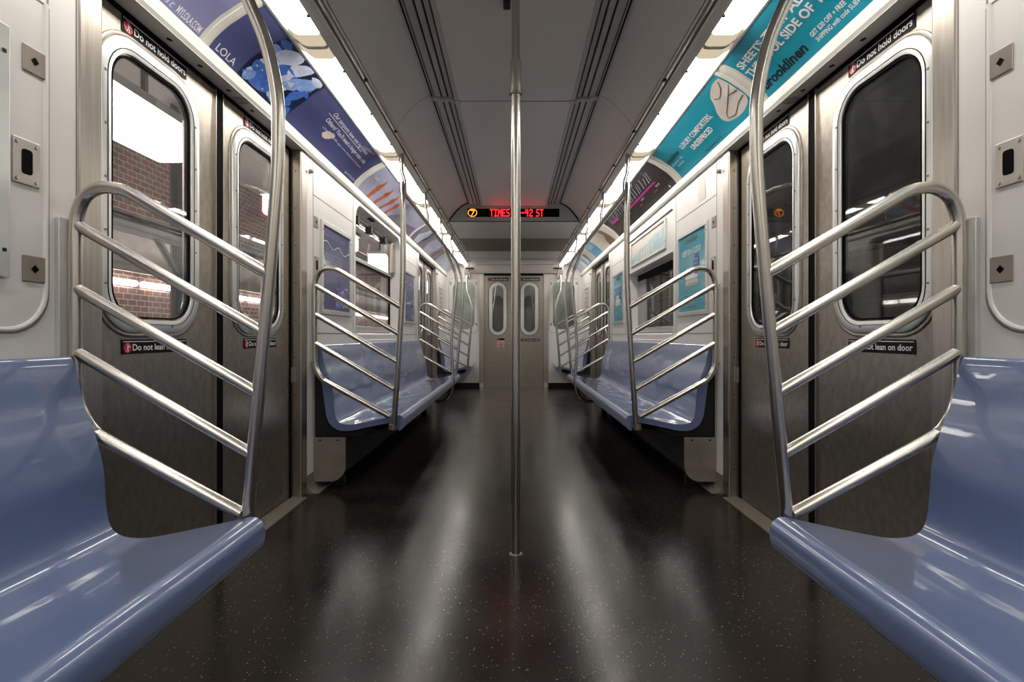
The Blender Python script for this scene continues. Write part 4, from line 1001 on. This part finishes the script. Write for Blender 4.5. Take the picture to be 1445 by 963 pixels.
# ------------------------------------------------------------------ outside: lit station on the left, dark tunnel on the right
st(MB().box(-4.5, -4.4, -6, 24, -1, 4).build('wall_station', 'brick'))
st(MB().box(-4.4, -1.55, -6, 24, -.15, -.02).build('floor', 'platform')).name = 'floor'
st(MB().box(-4.4, -1.7, -6, 24, 3.3, 3.4).build('ceiling', 'stationboard'))
pl = MB(); pl.box(-4.4, -4.35, 3.0, 20, 1.60, 2.05)
thing_mesh(pl.build('station_board', 'stationboard'), 'long pale board on the brick station wall, seen through the left windows', 'board')
for k, yy in enumerate((2.3, 5.5, 8.9)):
    t = empty('platform_column', (-3.5, yy, 0), ['steel platform column outside the nearest left door window', 'steel platform column outside the left door, with a bracket', 'farthest steel platform column outside the left windows'][k], 'column', 'steel columns on the platform')
    cb = MB(); cb.box(-3.6, -3.4, yy-.015, yy+.015, -.02, 3.3); cb.box(-3.6, -3.58, yy-.1, yy+.1, -.02, 3.3); cb.box(-3.42, -3.4, yy-.1, yy+.1, -.02, 3.3)
    cb.build('shaft', 'steelbeam', t)
    br = MB(); br.tube([(-3.5, yy, 1.35), (-3.5, yy-.45, 1.83)], .035, 6); br.tube([(-3.5, yy, 1.35), (-3.5, yy+.45, 1.83)], .035, 6); br.build('bracket', 'steelbeam', t)
bm_ = MB(); bm_.box(-3.6, -3.4, -6, 24, 1.82, 1.84); bm_.box(-3.6, -3.4, -6, 24, 1.94, 1.96); bm_.box(-3.51, -3.49, -6, 24, 1.82, 1.96)
thing_mesh(bm_.build('platform_beam', 'steelbeam'), 'long dark steel beam running above the platform outside the left windows', 'beam')
for k in range(6):  # last three fixtures are added to brighten the far station brick
    a = [-1.4, 1.9, 5.2, 9.0, 12.4, 15.8][k]; b_ = a+[2.6, 1.75, 2.4, 2.4, 2.4, 2.4][k]
    t = empty('platform_light', (-2.4, a, 2.2), ['bright platform light fixture outside, behind the camera', 'big bright round-ended platform light seen in the nearest left door window', 'bright platform light seen through the left side window', 'fourth platform light, added to brighten the station brick', 'fifth platform light, added to brighten the brick farther off', 'farthest platform light, added to brighten the brick beyond the left windows'][k], 'light fixture', 'light fixtures over the platform')
    lp = [(-2.55+.0, 2.12), (-2.50, 2.085), (-2.35, 2.085), (-2.28, 2.12), (-2.28, 2.30), (-2.55, 2.30)]
    MB().prism(lp, 'y', a, b_).build('lens', 'stationlamp', t, bevel=.04, smooth=True)
    MB().box(-2.58, -2.25, a+.02, b_-.02, 2.305, 2.36).build('housing', 'stationboard', t)
    for yy in (a+.3, b_-.3): MB().box(-2.43, -2.40, yy, yy+.03, 2.36, 3.3).build('hanger', 'steelbeam', t)
for k in range(26):  # far part of this row is added to light the distant brick
    a = 2.4+k*.61
    o = MB().box(-4.4, -4.34, a, a+.52, 1.44, 1.505).build('wall_light', 'stationlamp', bevel=.02)
    thing_mesh(o, 'short strip light in the low row along the station wall, lengthened to brighten far brick', 'light fixture', 'strip lights along the station wall')
st(MB().box(3.0, 3.1, -6, 24, -1, 4).build('wall_tunnel', 'track'))
pi_ = MB()
for z in (1.15, 1.6): pi_.tube([(2.95, -6, z), (2.95, 24, z)], .03, 8)
thing_mesh(pi_.build('cable_pipe', 'track', smooth=True), 'pair of dull pipes along the dark tunnel wall outside the right windows', 'pipe')
# next car beyond the end door
nc = empty('wall_next_car', (0, 9.7, 0), kind='structure')
MB().box(-1.3, 1.3, 9.7, 9.75, 0, 2.3).build('panel', 'nextcar', nc)
MB().box(-.46, .46, 9.66, 9.7, 0, 1.95).build('end_door', 'nextcar', nc, bevel=.02)
for q in (-1, 1):
    MB().prism(rrect(q*.30-.10, q*.30+.10, .95, 1.62, .0999, 8), 'y', 9.64, 9.66).build('end_door_window', 'track', nc)
    MB().tube([(q*.42, 9.55, 0), (q*.42, 9.55, 1.2), (q*.36, 9.55, 1.45), (q*.30, 9.55, 1.9)], .016, 10).build('grab_bar', 'polish', nc, smooth=True)
MB().box(-.24, -.19, 9.63, 9.64, 1.30, 1.38).build('red_notice', 'red', nc)
for q in (-1, 1):
    o = MB().box(q*.9, q*.75, 8.85, 9.6, 2.10, 2.12).build('lens', 'lens', nc)  # added lit lenses that brighten the next car behind the end windows
